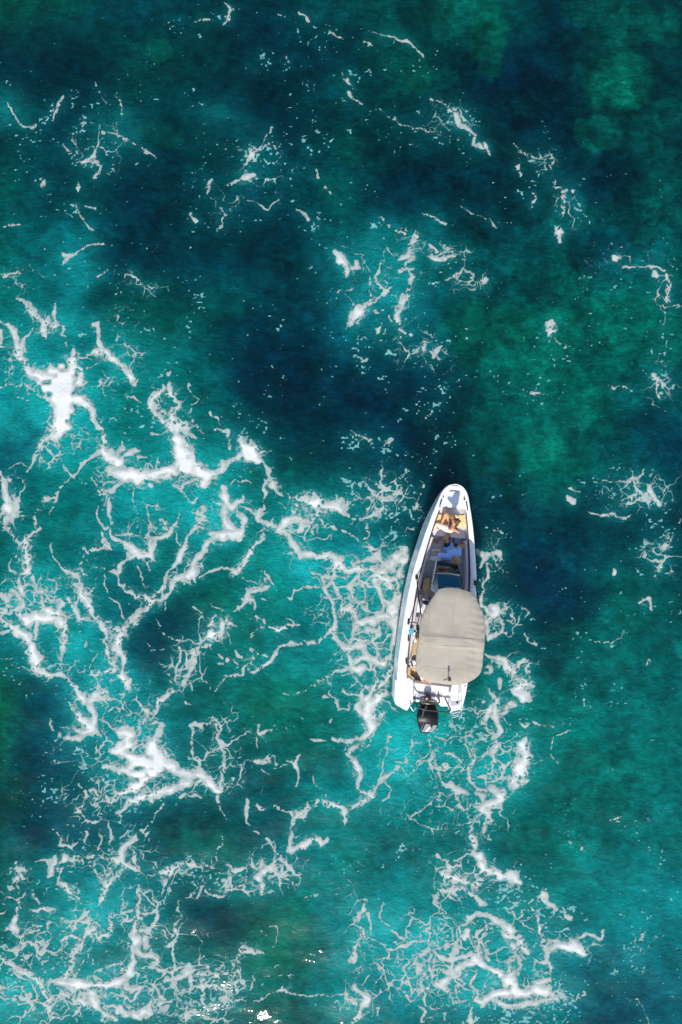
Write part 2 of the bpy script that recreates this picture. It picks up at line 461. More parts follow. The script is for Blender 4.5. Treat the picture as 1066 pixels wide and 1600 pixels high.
574,1430,3 578,1440,3 582,1452,2 582,1460,1.5
560,1450,1 563,1460,3 575,1465,2 590,1470,2 600,1475,2 605,1485,2 605,1493,2 595,1500,2 587,1508,1.5 577,1510,1
563,1460,2 555,1475,2 552,1490,3 550,1500,5 555,1495,4
605,1482,2 620,1482,1.5 635,1480,2.5 650,1472,2.5 665,1470,2 675,1470,2 685,1475,2 690,1482,2
608,1497,1 630,1492,1
590,1508,1 592,1520,1 597,1525,1.5 590,1537,1
610,1455,2 622,1465,2.5 633,1468,1.5
668,1482,3 675,1485,3 685,1492,5 697,1500,4 710,1500,3 722,1495,3 732,1493,4
665,1485,4 655,1492,3 648,1500,3 650,1515,3 655,1525,3 655,1540,3 658,1550,3
670,1495,3 667,1510,4 670,1525,4 680,1537,5 692,1543,6 702,1555,3 706,1563,3 716,1565,2 725,1563,2 738,1563,2
692,1540,6 705,1533,5 715,1520,4 727,1510,4 740,1505,8
740,1500,8 750,1508,9 765,1515,9 780,1520,8 790,1528,9 800,1535,9
720,1530,2 728,1535,2 715,1542,2 712,1555,1.5
740,1525,2 738,1540,3 745,1555,5
740,1565,6 750,1568,7 765,1562,6 780,1555,8 795,1550,9 806,1545,9
735,1575,2 733,1590,4 735,1600,4
670,1545,4 663,1560,3 670,1575,2 685,1577,2 695,1585,2 700,1592,2
658,1550,2 650,1560,1 640,1562,2 628,1545,1 622,1540,1
555,1540,4 565,1550,6 575,1560,6 568,1575,5 555,1590,4 550,1600,4
540,1530,1 552,1545,1.5
540,1560,5 555,1568,4
575,1530,1.5 570,1540,2
590,1575,3 595,1590,1.5
655,1570,2 665,1580,3 660,1595,3
733,1435,4 745,1427,5 755,1430,5 770,1435,5 785,1442,5 795,1450,7 803,1462,6
713,1460,1.5 720,1447,1 730,1440,1.5
725,1463,4 730,1455,4 735,1470,1.5 740,1485,1.5 743,1500,2
745,1452,1.5 748,1470,2.5 745,1485,3 748,1500,3
757,1460,1.5 753,1470,1.5 758,1485,3 762,1500,5
758,1440,1 758,1455,1
805,1485,5 800,1500,2
803,1510,3 802,1525,3
673,1430,1 672,1440,1
675,1400,1.5 680,1412,1 690,1422,1 697,1428,1
745,1400,3 750,1410,4 757,1413,3
610,1508,1 622,1508,1 620,1518,1 612,1520,1 610,1508,1
590,1405,1 600,1412,1 597,1425,1 600,1437,1 608,1447,1
783,1235,7 785,1250,8 770,1255,7 755,1260,6 760,1275,5 765,1285,5
737,1290,2 735,1300,5 738,1312,5 742,1322,5 735,1330,4 748,1335,8 752,1345,8 758,1355,9 770,1362,8 785,1367,9 800,1368,9 812,1375,6
765,1285,4 755,1290,3 757,1300,2 765,1308,4
735,1330,2 722,1335,1.5 715,1345,1.5 708,1345,1
683,1333,2.5 690,1340,2 700,1345,2 702,1355,5 695,1365,6 705,1370,6 720,1372,6 735,1378,7 748,1385,6 750,1370,4 745,1362,4
690,1392,4 705,1390,5 715,1395,5 720,1385,3 735,1392,3 745,1400,5 755,1410,4
685,1395,1.5 676,1403,1.5 685,1415,1 693,1425,1
800,1425,2 805,1435,3 815,1430,3 822,1425,2
812,1412,1.5 800,1412,1.5 797,1402,1
830,1420,2 838,1435,3 845,1450,4 850,1460,4
843,1405,3 848,1400,5 850,1408,4 860,1415,2.5 867,1420,2
825,1415,1.5 835,1408,1.5
877,1418,1 880,1430,2.5 890,1433,2.5
885,1316,1.6 890,1317,1.6
903,1322,1.5 912,1327,1
845,1450,5 848,1462,4 853,1475,4 857,1487,4 855,1497,5 858,1508,5 857,1520,2
857,1487,4 868,1477,5 880,1473,6 895,1475,8 905,1482,8 915,1490,5
855,1468,3 870,1470,3
835,1500,3 845,1500,4 855,1503,5
832,1510,1.5 834,1502,2
905,1467,2 915,1460,2 925,1463,3 937,1465,2 942,1453,1.5
790,1460,5 805,1465,7 812,1475,7 820,1485,5 825,1490,4
800,1480,5 800,1495,5 798,1510,5 800,1520,8
808,1495,3 814,1510,3 813,1525,2
790,1530,11 805,1525,9 800,1545,11 820,1555,8 840,1545,9 855,1550,8 865,1555,5
770,1565,5 790,1570,5 810,1570,5 830,1568,4 850,1565,4 870,1565,3
900,1560,1 912,1555,1
840,1535,5 855,1532,4
295,1518,6 285,1525,5 270,1530,4 255,1535,4
300,1525,4 302,1540,2
310,1520,5 325,1522,5 340,1525,4 350,1522,4
325,1515,3 327,1510,3
320,1530,4 322,1545,3 320,1560,3 322,1570,2 335,1575,2
337,1535,3 338,1548,2
337,1518,1 343,1508,2 347,1502,1.5
355,1530,4 362,1525,3 370,1520,4 372,1525,3 365,1540,4 370,1550,3
365,1507,3 362,1515,2
345,1560,2 358,1563,2.5 370,1565,2.5 385,1562,2
330,1568,2 345,1573,2 360,1575,1.5 373,1570,1
365,1502,1 372,1490,2.5 380,1480,5 392,1485,5 403,1490,3 410,1492,3
395,1563,1 415,1555,1 430,1548,1.5 442,1543,3 450,1548,2.5 457,1555,2 470,1556,1.5 500,1555,1.2 533,1553,1.3
392,1520,1 394,1530,1.5 390,1542,1
410,1525,1 422,1522,1 438,1508,1
430,1522,1 448,1522,1 453,1530,1
285,1575,2 300,1565,2 312,1567,2
290,1585,3 290,1597,2
320,1588,2 335,1588,2 340,1595,2
250,1570,4 262,1562,3 273,1558,1.5 275,1570,2 275,1580,1.5 262,1583,1
310,1497,1 320,1491,1 327,1496,1
432,1573,1 434,1583,1
417,1578,1 422,1573,1
760,880,1.5 761,893,1.5 762,902,2 756,912,2 753,925,2 750,938,3 758,948,4 765,955,5
775,945,6 778,955,7 770,965,7 762,972,7 780,968,3 785,975,2
790,968,1.5 800,973,1.5 812,976,1.5
787,980,2 782,990,3 775,993,3 765,1000,4
762,985,4 764,992,3
818,955,1.5 825,955,2 829,962,2
820,990,1 828,1000,1 838,1007,1
757,1025,2 770,1030,4 785,1033,5 793,1045,6 802,1052,6 808,1045,4 812,1035,4 820,1030,5 828,1035,3 827,1048,4 828,1055,3
805,1060,3 820,1065,4 828,1070,6 815,1075,8 800,1080,8
765,1045,4 772,1050,4 760,1055,3
783,1060,2 778,1075,3
765,1078,4 768,1085,4
930,998,1 945,1005,1 968,1000,1 970,990,1
522,395,4 532,400,4 535,412,6 540,422,7 537,432,4
548,420,4 557,418,4 555,408,3
568,405,1 575,418,1 580,424,1
578,430,2 582,442,2 580,457,2.5 578,470,3
595,410,1 593,420,2 590,430,2 592,440,1.5 597,450,3 602,455,3 595,462,2.5 585,468,2.5 575,472,4 565,478,6 560,490,7 555,498,6 548,508,4 543,515,2
605,452,1 612,452,1
635,383,3 640,395,4 635,405,5 625,407,4 645,402,4 638,415,3
640,425,4 648,430,3 640,440,4 637,452,4 632,465,4 625,478,5 622,490,5 620,502,4 623,510,2
627,425,3 650,420,2
675,400,3 685,402,4 690,405,5 700,400,3 708,402,2
668,382,1 680,392,2 695,393,1.5 705,395,1
702,435,2 712,428,2 722,422,1.5 730,425,2 738,430,2 730,442,2 728,448,1.5
745,440,2 757,440,4 762,437,2
622,516,2 632,519,2.5 643,523,1.5
625,525,1 627,540,1 633,552,1.5 638,560,2
673,552,1 680,557,3 688,545,3 693,540,1
680,550,1 690,560,1
665,550,3 668,532,1
597,505,1 592,515,2
605,495,1 612,503,1
538,460,1 547,465,1 553,475,1.5
525,467,1 532,455,1 550,450,1 562,445,1
583,483,1 592,487,1
568,562,2 573,560,2
8,160,1 15,170,1.5 22,180,1 30,193,1.5 38,200,2 50,202,2.5 58,197,1
99,152,1.5 92,165,2 88,175,2 85,187,1.5
125,193,1 145,198,1 158,203,1.5 165,212,3 180,207,3 192,215,3 200,220,2 218,228,1 230,238,1.5 243,247,1
122,248,1 135,252,3 145,245,3 150,232,2
135,252,2 150,258,2 157,260,2 155,270,3 147,278,2.5
123,285,1.5 122,298,2.5
55,280,2 70,286,2
100,228,1 107,237,2 112,245,1.5
150,130,1 155,145,1 165,165,1
178,150,1 190,160,2 192,178,2
350,5,1 357,18,3 355,30,4 347,40,1
305,30,1 315,32,1.5 330,32,1.5
465,22,1.5 475,28,2 482,35,2
430,20,1 442,25,1
515,50,1 525,55,2 533,58,2.5
450,90,2.5 455,100,2
425,202,1 412,228,1 405,235,3 395,243,4 387,253,2
415,230,2 425,225,2 430,235,2
355,287,3 365,285,4 375,280,3 385,275,4 395,272,2
330,280,2 323,288,2 325,305,2 330,312,1
370,308,1 385,312,1 400,318,1 412,325,2 420,328,1.5 430,320,1 437,313,1
340,320,1 350,335,1.5 345,350,2 340,358,2
310,345,3 300,335,2
465,328,2 475,333,3 480,345,3
490,270,2 495,280,2
508,290,2 515,300,1
120,315,1 130,345,1 145,360,1
137,318,1 150,325,1
100,398,3 115,397,2 140,385,1 160,382,2 175,385,1
5,352,1 15,350,2 35,352,1
575,48,1 590,53,1 605,58,1 622,64,2 632,65,2 645,72,1 655,80,2 660,90,1
570,72,3 580,74,3
535,115,2 542,130,2 550,138,1
545,145,2 555,155,2 567,160,2
590,170,1 605,182,1.5 620,190,2 635,195,2 650,200,1 670,205,1 690,210,1
705,173,3 712,180,3 720,195,4 730,200,3 738,207,3 745,215,3 740,227,2 760,228,3 770,240,2
700,160,1 690,155,1 675,153,2
803,225,1 810,235,2 820,240,2 835,245,2 850,245,2 863,240,2 866,250,2 860,262,2 852,255,1
813,260,3 815,275,2
868,275,2 872,290,2 883,298,2 895,301,2
880,305,3 880,320,2 878,335,3
835,303,3 833,325,2.5
868,350,3 872,360,6 878,375,4
725,325,1 740,335,1 760,345,1 775,358,1
595,345,3 605,355,2
655,333,1 675,340,1.5 695,347,2
647,365,4 652,375,4 640,380,5
630,365,2 620,362,2
860,508,4 865,518,5
870,530,2 885,545,1
835,615,4 845,612,2 855,615,2
945,598,1 960,605,1 985,612,1.5
1022,585,3 1030,592,3 1025,605,2 1030,620,2
1040,430,3 1045,445,3 1043,470,3
960,402,3 970,405,2
975,418,2 1000,415,2 1020,415,2 1035,420,2
1020,430,4 1018,424,3
547,673,1 560,678,2.5 575,685,2.5 585,690,2
600,690,1 613,685,3
675,645,1 665,655,2
935,750,1 945,753,1 965,753,1.5 985,750,1.5 1000,745,2 1012,732,2 1020,735,2
1015,760,4 1020,775,4 1028,785,5
890,780,3 900,785,3
890,765,1 905,772,1
920,800,2 945,805,3 960,802,3 975,808,3 985,806,2
1060,812,3 1055,820,2
1040,850,2 1035,870,3 1030,885,4 1020,895,3
958,893,4 960,892,3
1000,945,2 1015,935,2 1017,950,2
745,860,3 757,870,4 752,885,3
765,865,2 780,860,3 778,880,3
770,825,1 785,830,2
1005,1040,1.5 1015,1033,1.5 1022,1040,1
910,1090,1 912,1105,1
946,1282,1 958,1281,2 968,1279,1
1010,1320,1 1018,1330,2.5
1003,1460,2 1000,1470,1.5
995,1560,1 1005,1570,1 1010,1585,1.5 1015,1598,1"""
# lacy webs of thin foam (x, y, radius x, radius y, strength)
LACE = [(75,700,32,32,.9),(125,685,32,28,.9),(168,738,30,28,.9),(40,600,45,22,.7),(20,560,22,40,.7),(290,752,28,22,.7),(370,790,34,34,.6),
 (200,835,38,35,.8),(225,800,40,30,.45),(60,930,60,50,1.0),(20,960,35,35,1.0),(85,965,40,20,1.0),(120,930,35,38,.9),(165,1075,38,40,1.0),
 (110,1040,60,40,.5),(205,1110,50,55,.9),(190,1175,75,45,.8),(110,1180,50,60,.35),(285,1045,32,34,1.1),(300,1015,24,24,.9),(330,985,45,35,.5),
 (415,960,45,30,.4),(480,820,50,40,.6),(430,835,35,30,.7),(545,895,48,30,1.0),(590,880,40,34,1.0),(560,920,55,38,1.0),(580,990,50,45,1.0),
 (560,1040,50,40,.9),(575,1090,45,30,.8),(500,965,25,25,.8),(615,1180,50,40,.5),(690,1200,50,50,.7),(765,1130,45,60,.9),(775,1190,60,55,1.2),
 (800,1095,32,26,.8),(735,1130,34,40,.7),(780,965,30,35,1.0),(800,1045,38,28,.9),(690,1270,65,45,.75),(750,1270,55,50,.9),(720,1370,58,45,.9),
 (790,1370,34,26,.8),(690,1460,70,45,1.1),(650,1520,60,60,1.0),(700,1520,60,60,1.0),(600,1520,60,50,.8),(560,1490,30,60,.8),(740,1460,50,40,.9),
 (780,1490,80,60,.7),(560,1560,40,45,.9),(840,1450,55,55,.6),(900,1480,50,30,.7),(840,1550,60,36,.9),(330,1215,70,40,.9),(350,1150,40,50,.8),
 (235,1220,90,40,.8),(160,1250,70,45,.7),(190,1340,70,55,.7),(120,1340,50,40,.6),(300,1365,60,40,.8),(370,1380,55,32,.7),(430,1360,55,40,1.0),
 (220,1430,60,60,.7),(240,1460,60,50,.8),(120,1440,60,40,.9),(60,1470,70,50,.8),(30,1540,50,50,1.1),(80,1570,60,40,1.0),(150,1560,70,40,.9),
 (220,1550,60,45,1.0),(300,1530,70,40,.9),(350,1540,45,50,1.0),(300,1580,60,30,.9),(460,1440,50,30,.2),(290,1470,50,40,.35),(30,1380,40,50,.6),
 (590,420,60,50,.55),(640,400,60,40,.7),(690,400,50,30,.8),(730,435,45,28,.7),(540,410,40,40,.6),(660,550,55,40,.6),(610,520,50,50,.4),
 (600,770,45,40,.9),(640,790,30,40,.6),(360,320,50,40,.6),(395,270,60,45,.6),(150,230,60,50,.7),(700,190,60,40,.6),(880,330,35,55,.6),
 (840,250,50,30,.6),(1000,770,70,34,.8),(1030,870,35,50,.7),(960,400,60,25,.7),(1040,450,30,60,.6),(1030,600,30,40,.6),(770,870,25,45,.8),
 (550,1400,45,60,.5),(530,1370,40,40,.4),(600,1260,45,30,.5),(200,560,40,34,.8),(170,600,40,30,.6),(250,620,30,30,.6),(400,715,34,34,.5),
 (10,790,30,50,1.0),(30,440,40,25,.7),(220,445,45,22,.7),(190,500,35,30,.6),(660,1160,40,30,.5),(1000,1500,60,50,.5),(920,1330,40,20,.3)]
# places where short flecks and dots of foam are dense
SPECK = [(60,180,60,70,.7),(270,60,60,50,.6),(330,150,50,40,.5),(150,330,80,40,.7),(230,380,80,40,.6),(330,350,60,50,.8),(470,340,60,50,.8),(560,350,60,30,.7),(480,210,60,60,.7),(430,120,60,50,.6),(350,30,50,30,.7),(500,60,60,40,.8),(540,190,50,40,.6),(630,140,40,50,.7),(760,250,50,30,.6),(820,300,50,60,.7),(760,340,60,40,.5),(920,430,60,30,.6),(860,560,60,60,.7),(760,560,60,50,.6),(650,700,60,40,.7),(300,470,60,50,.7),(420,500,60,50,.5),(430,620,60,60,.5),(370,600,60,40,.6),(60,180,50,60,.8),(150,260,60,50,.8),(380,320,80,40,.8),(400,240,60,30,.8),(620,80,50,30,.8),(560,150,40,40,.8),(720,195,50,30,.9),(840,250,50,25,.7),(880,340,30,60,.9),(600,540,70,40,.8),(640,620,80,40,.6),(560,690,50,20,.8),(690,640,40,50,.6),(860,600,50,40,.8),(1030,560,30,90,.8),(980,760,90,30,.9),(1020,860,50,60,1.),(720,1130,50,70,1.1),(700,1240,50,60,1.),(790,1120,50,60,.9),(850,1540,60,40,1.4),(780,1575,80,25,1.3),(870,1430,50,40,1.),(1000,1500,60,60,.9),(960,1310,60,40,.7),(940,1090,90,40,.7),(920,1000,60,40,.7),(110,1260,60,60,1.),(200,1240,70,40,1.),(60,1500,80,60,1.),(320,1370,80,40,.9),(420,1370,60,30,.9),(120,230,150,120,.55),(400,290,160,110,.6),(480,150,120,120,.45),(600,110,90,70,.5),(700,200,110,60,.65),(870,290,70,110,.55),(640,420,150,90,.7),
 (980,420,110,50,.6),(1040,520,40,130,.6),(640,560,170,90,.65),(880,530,120,130,.4),(850,620,80,60,.6),(640,700,120,110,.6),(600,780,80,70,.95),
 (1000,770,110,60,.7),(1020,900,70,120,.6),(200,500,150,90,.55),(300,560,100,80,.55),(390,680,70,60,.8),(430,700,60,60,.4),(100,420,110,50,.55),
 (130,1180,110,60,.75),(100,1250,80,60,.65),(60,1050,70,60,.6),(175,1230,80,50,.7),(330,1370,110,50,.7),(100,1400,110,90,.6),(60,1500,90,80,.8),
 (200,1580,160,50,.8),(330,1545,120,60,.7),(720,1160,70,110,.8),(690,1290,80,70,.7),(780,1240,80,70,.6),(800,1400,90,70,.8),(850,1560,70,50,1.25),
 (780,1590,110,30,1.1),(925,1560,40,40,.9),(1010,1480,80,110,.7),(1000,1330,90,110,.5),(900,1280,160,90,.4),(920,1120,170,90,.45),(920,980,120,110,.5),
 (860,1000,90,80,.5),(930,1000,70,30,.7),(560,1360,80,90,.5),(280,250,120,120,.3),(30,200,60,90,.5),(560,320,90,70,.5),(790,790,80,60,.6),
 (300,1200,100,60,.5),(450,1150,90,60,.4),(900,460,70,90,.3),(750,900,40,60,.7),(700,1100,60,60,.7),(640,1320,60,60,.45),(210,650,60,50,.7)]
# milky water where bubbles were driven under the surface
MILK = [(20,640,75,60,.8),(95,640,70,70,1.),(105,500,45,35,.6),(120,425,34,50,.4),(210,560,60,40,.5),(60,585,90,34,.8),(100,690,75,50,.7),(235,765,60,36,.7),(255,700,40,40,.5),
 (320,790,50,50,.9),(330,730,60,40,.6),(200,720,70,40,.6),(135,820,45,40,.3),(60,940,80,60,.8),(130,1005,45,60,.8),(170,1080,60,50,.8),(200,1150,70,50,.7),
 (150,1120,60,40,.5),(490,885,80,45,.85),(560,900,70,60,.75),(460,1030,90,40,.45),(590,1000,60,80,.55),(500,820,70,50,.35),(640,1170,70,70,1.),(665,1155,40,40,1.),
 (600,1240,60,50,.5),(540,1250,60,30,.4),(665,1150,35,35,.8),(600,1450,80,45,1.),(680,1470,90,40,1.),(640,1530,70,60,.8),(740,1520,90,60,.8),
 (820,1530,80,50,.6),(780,1210,60,50,.5),(150,1425,60,45,.8),(30,1570,70,50,.9),(140,1545,110,50,.6),(540,1530,60,60,.6),(1010,1420,90,60,.5),
 (940,1390,80,50,.3),(590,440,60,70,.55),(345,190,40,30,.2),(185,205,45,25,.3),(20,170,30,30,.3),(50,540,60,60,.5),(760,1440,60,40,.4),(990,1500,90,60,.3),(480,1345,70,50,.2),(620,1120,50,40,.4)]
PAD = 200
def parse():
    for ln in FOAM.strip().split('\n'):
        yield [tuple(float(v) for v in p.split(',')) for p in ln.split()]

def foam_field():
    st = 1.0
    xs = np.arange(-PAD, 1066+PAD+1, st, dtype=np.float32); ys = np.arange(-PAD, 1600+PAD+1, st, dtype=np.float32)
    X, Y = np.meshgrid(xs, ys)
    wx = 7*vn(X, Y, 26, 1)+5.5*vn(X, Y, 10, 2)+2.2*vn(X, Y, 4.2, 3)
    wy = 7*vn(X, Y, 26, 5)+5.5*vn(X, Y, 10, 6)+2.2*vn(X, Y, 4.2, 7)
    XW = X+wx; YW = Y+wy
    wmod = 1+0.9*vn(X, Y, 9, 9)+.5*vn(X, Y, 30, 10)
    F = np.full(X.shape, -50., np.float32)
    for pl in parse():
        for (x0, y0, w0), (x1, y1, w1) in zip(pl[:-1], pl[1:]):
            m = max(w0, w1)+16
            i0 = max(0, int((min(y0, y1)-m+PAD)/st)); i1 = int((max(y0, y1)+m+PAD)/st)+1
            j0 = max(0, int((min(x0, x1)-m+PAD)/st)); j1 = int((max(x0, x1)+m+PAD)/st)+1
            sx = XW[i0:i1, j0:j1]-x0; sy = YW[i0:i1, j0:j1]-y0
            dx, dy = x1-x0, y1-y0; L2 = dx*dx+dy*dy+1e-6
            t = np.clip((sx*dx+sy*dy)/L2, 0, 1)
            d = np.hypot(sx-t*dx, sy-t*dy)
            w = ((w0+(w1-w0)*t)*1.02+.25)*wmod[i0:i1, j0:j1]
            np.maximum(F[i0:i1, j0:j1], w-d, out=F[i0:i1, j0:j1])
    # ragged edge, bubble holes, torn bits
    hi = 2.2*vn(X, Y, 3.1, 41)+2.4*vn(X, Y, 6.5, 42)+1.2*vn(X, Y, 1.8, 43)
    near = sst(-7, 0, F)
    S_ = F+hi*.36*near
    f1, f2 = worley(XW, YW, 7.5, 51)
    f1b, f2b = worley(XW, YW, 3.8, 53)
    hm = sst(-.02, .22, vn(X, Y, 34, 55)+.25*vn(X, Y, 11, 56))       # foam is holed only in places
    hole = np.clip(.40-f1, 0, 1)*7.5*6*hm
    hole2 = np.clip(.40-f1b, 0, 1)*3.8*3.2*sst(.0, .2, vn(X, Y, 21, 57))
    S_ = S_-(hole+hole2)*np.clip(1.15-F/15, .15, 1)
    # webs
    lace = np.clip(blobs(X, Y, LACE, .9), 0, 1.3)
    edge_d = np.maximum(np.maximum(-X, X-1066), np.maximum(-Y, Y-1600))
    lace = np.maximum(lace, sst(0, 60, edge_d)*.8*sst(-.1, .2, vn(X, Y, 120, 60)))
    around = blur(sst(-1, 2, F), 9)
    lace = np.maximum(lace, np.clip(around*1.5, 0, .55))
    lf = np.clip(lace*1.05, 0, 1.2)*(1-.22*sst(500, 380, Y))
    def web(sc, k, seed, wid, off, brk):
        a, b_ = worley(X+k*wx, Y+k*wy, sc, seed)
        return lf*wid*(brk+fbm(X, Y, sc*.9, seed+5, 3))-off-(b_-a)*sc*.5
    LC = np.maximum(np.maximum(web(40, 2.2, 61, 3.0, .45, .75), web(20, 1.5, 62, 2.2, .55, .66)), web(9.5, .9, 63, 2.2, .80, .52))
    # flecks
    sp = np.clip(blobs(X, Y, SPECK, .8), 0, 1.3)
    sp = np.maximum(sp, .12); sp = np.maximum(sp, np.clip(around*1.6, 0, .95))
    sp = np.where((X > 760) & (Y < 190) & (X < 1100), sp*.35, sp)
    rid = 1-np.abs(fbm(X, Y, 60, 71, 3))*4.2
    rid2 = 1-np.abs(fbm(X+2*wx, Y+2*wy, 27, 76, 3))*4.5
    sp = sp*(.30+.65*np.clip(rid, 0, 1)+.40*np.clip(rid2, 0, 1)) + .20*vn(X, Y, 45, 72)
    mk_ = sst(.25, .7, sp)
    sp = sp+mk_*(.85*np.clip(1-np.abs(fbm(X+1.5*wx, Y+1.5*wy, 75, 221, 3))*17, 0, 1)+.75*np.clip(1-np.abs(fbm(X+1.5*wx, Y+1.5*wy, 38, 231, 3))*13, 0, 1))
    fl = 1.0*vn(X*.85+.4*wx, Y*1.15+.4*wy, 3.7, 73)+.6*vn(X*.8, Y*1.2, 2.3, 74)+.35*vn(X, Y, 9, 75)
    fl = (fl-fl.mean())/fl.std(); thr = 2.75-1.85*np.clip(sp, 0, 1.45)
    SP = (fl-thr)*3.0
    A = np.maximum(np.maximum(sst(-.45, .75, S_)*(.74+.26*sst(2.5, 9, F+5*fbm(X, Y, 14, 77, 3)))*(1+.16*fbm(XW*.7, YW, 6, 78, 2)), sst(-.45, .8, LC)*.84),
                   sst(0, 1.1, SP)*.7)
    # thin skins of foam between the webs
    sk1, sk2 = worley(X+1.2*wx, Y+1.2*wy, 12, 88); skin = sst(.38, 1.15, around*2.0+.9*fbm(X, Y, 26, 79, 4)+.12)*(.18+.40*sst(.5, .12, sk2-sk1))
    A = np.maximum(A, skin*sst(-.5, .4, fbm(X, Y, 5, 81, 3)))
    A = np.maximum(A, .13*sst(-5, 3, F+6*fbm(X, Y, 18, 85, 4))*sst(-.45, .3, fbm(X, Y, 4, 86, 2)))
    A = A*(1+.30*fbm(X, Y, 7, 83, 3))
    # the boat floats here: no foam inside its waterline
    A = np.clip(A, 0, 1)
    F = np.maximum(F, np.where(LC > -.6, LC*1.5-.8, -50))
    return xs, ys, X, Y, A, F, around

# sea colours sampled every 107 x 100 photo pixels: water depth and bottom differ from place to place
SEA = [
 "0,90,84 0,75,80 0,68,82 0,64,78 0,55,72 0,74,80 0,80,84 0,94,84 0,52,70 0,72,74 0,66,72",
 "0,50,66 0,54,70 0,74,80 0,60,72 0,58,76 0,60,75 0,84,80 0,58,70 0,44,62 0,84,82 0,60,72",
 "0,55,70 0,50,68 0,64,75 0,58,70 0,48,65 0,68,78 0,58,70 0,44,60 0,44,62 0,74,76 0,60,70",
 "0,84,84 0,66,78 0,45,65 0,60,75 0,62,78 0,74,80 0,45,62 0,50,66 0,50,65 0,46,64 0,80,80",
 "0,98,98 4,104,116 0,56,72 0,60,75 0,55,70 0,74,88 0,78,88 0,64,72 0,66,76 0,58,72 0,78,84",
 "0,92,92 0,82,92 0,86,84 0,78,82 0,50,66 0,68,88 0,62,78 0,100,84 0,96,84 0,92,85 0,88,84",
 "10,112,120 14,118,124 0,96,96 0,84,88 0,44,62 0,48,68 0,44,62 0,78,80 0,94,86 0,96,88 0,74,80",
 "0,62,76 8,120,124 0,104,100 0,100,98 0,50,64 0,52,68 0,42,62 0,80,80 0,100,88 0,84,84 0,56,72",
 "0,80,80 0,98,98 0,112,120 0,108,108 0,100,98 0,86,88 0,48,65 0,62,76 0,58,74 0,56,72 0,50,68",
 "0,90,88 0,92,88 0,80,92 0,94,88 0,112,110 4,122,130 0,60,75 0,52,70 0,48,68 0,84,84 0,64,77",
 "0,102,110 6,108,116 0,56,74 0,95,84 0,102,102 0,110,118 0,80,90 0,72,84 0,64,78 0,98,95 0,94,95",
 "0,96,74 0,75,88 0,84,94 0,94,92 0,104,92 0,110,104 0,106,110 0,100,100 0,108,104 0,108,106 0,102,104",
 "0,74,70 0,55,74 20,104,110 0,60,75 0,76,80 0,98,102 4,122,126 0,118,114 0,112,108 0,112,108 0,104,104",
 "0,75,80 0,70,84 0,70,84 0,84,80 0,70,80 0,106,108 0,110,114 0,108,106 0,106,104 0,106,106 0,100,102",
 "0,98,94 4,108,116 0,84,94 0,66,74 0,98,86 0,108,110 0,112,118 0,88,96 0,110,108 0,110,116 0,112,120",
 "0,110,106 0,106,106 0,95,98 0,90,84 0,98,82 0,104,108 0,110,118 0,112,118 0,100,110 0,88,104 0,100,110",
 "0,116,116 0,100,104 0,80,90 0,82,88 0,94,90 0,104,108 0,96,108 0,92,104 0,95,108 0,74,94 0,86,104"]
# weed-green or bare shallow rocks (x,y,rx,ry,r,g,b,strength)
ROCK = [
 (60,8,70,26,0,98,72,.6),(672,240,30,24,0,88,74,.4),(900,16,30,20,0,96,86,.4),(755,480,26,14,10,118,74,.6),(840,450,100,60,0,106,86,.6),(960,520,70,60,0,102,84,.5),
 (770,650,24,24,0,92,76,.5),(860,690,60,60,0,106,92,.5),(215,450,50,40,0,92,74,.5),(330,520,50,30,0,84,78,.4),(400,740,26,20,0,112,64,.7),(365,1020,60,34,0,120,84,.7),(430,1060,60,40,0,122,92,.6),
 (290,920,40,30,0,108,86,.5),(480,1120,50,44,0,120,92,.6),(10,1120,30,70,0,112,74,.7),(20,1260,40,40,0,92,70,.5),(320,1285,50,20,0,98,84,.6),(375,1350,30,26,0,118,78,.7),(400,1420,50,40,0,108,94,.4),
 (300,1560,60,26,0,112,98,.35),(870,340,80,50,0,80,78,.3),(985,345,60,45,0,92,88,.5),(60,910,40,20,0,110,80,.5),(240,860,40,20,0,112,84,.4),(140,1500,60,40,0,110,96,.4),(880,900,40,50,0,98,88,.5),(878,975,14,14,0,110,88,.5),
 (850,1180,40,30,0,116,96,.4),(330,1190,40,40,0,112,78,.6),(455,1180,50,30,0,110,84,.4),(40,620,10,10,0,90,90,.1)]
STONE = [(968,130,56,46,8,112,100,.85),(932,214,40,32,4,104,94,.85),(1034,42,40,30,4,98,88,.75),(762,62,30,60,4,104,86,.7),(655,112,18,36,6,108,92,.6),(986,25,36,22,0,92,84,.6),(1045,175,30,26,0,90,84,.6),
 (905,20,34,22,0,90,86,.55),(700,40,26,30,0,92,86,.5),(548,232,26,24,2,96,80,.55),(244,80,26,20,6,112,98,.6),(252,214,40,20,2,98,82,.5),(820,165,44,20,0,78,84,.5),(1000,345,60,34,0,88,86,.5),(880,335,60,30,0,84,84,.5)]
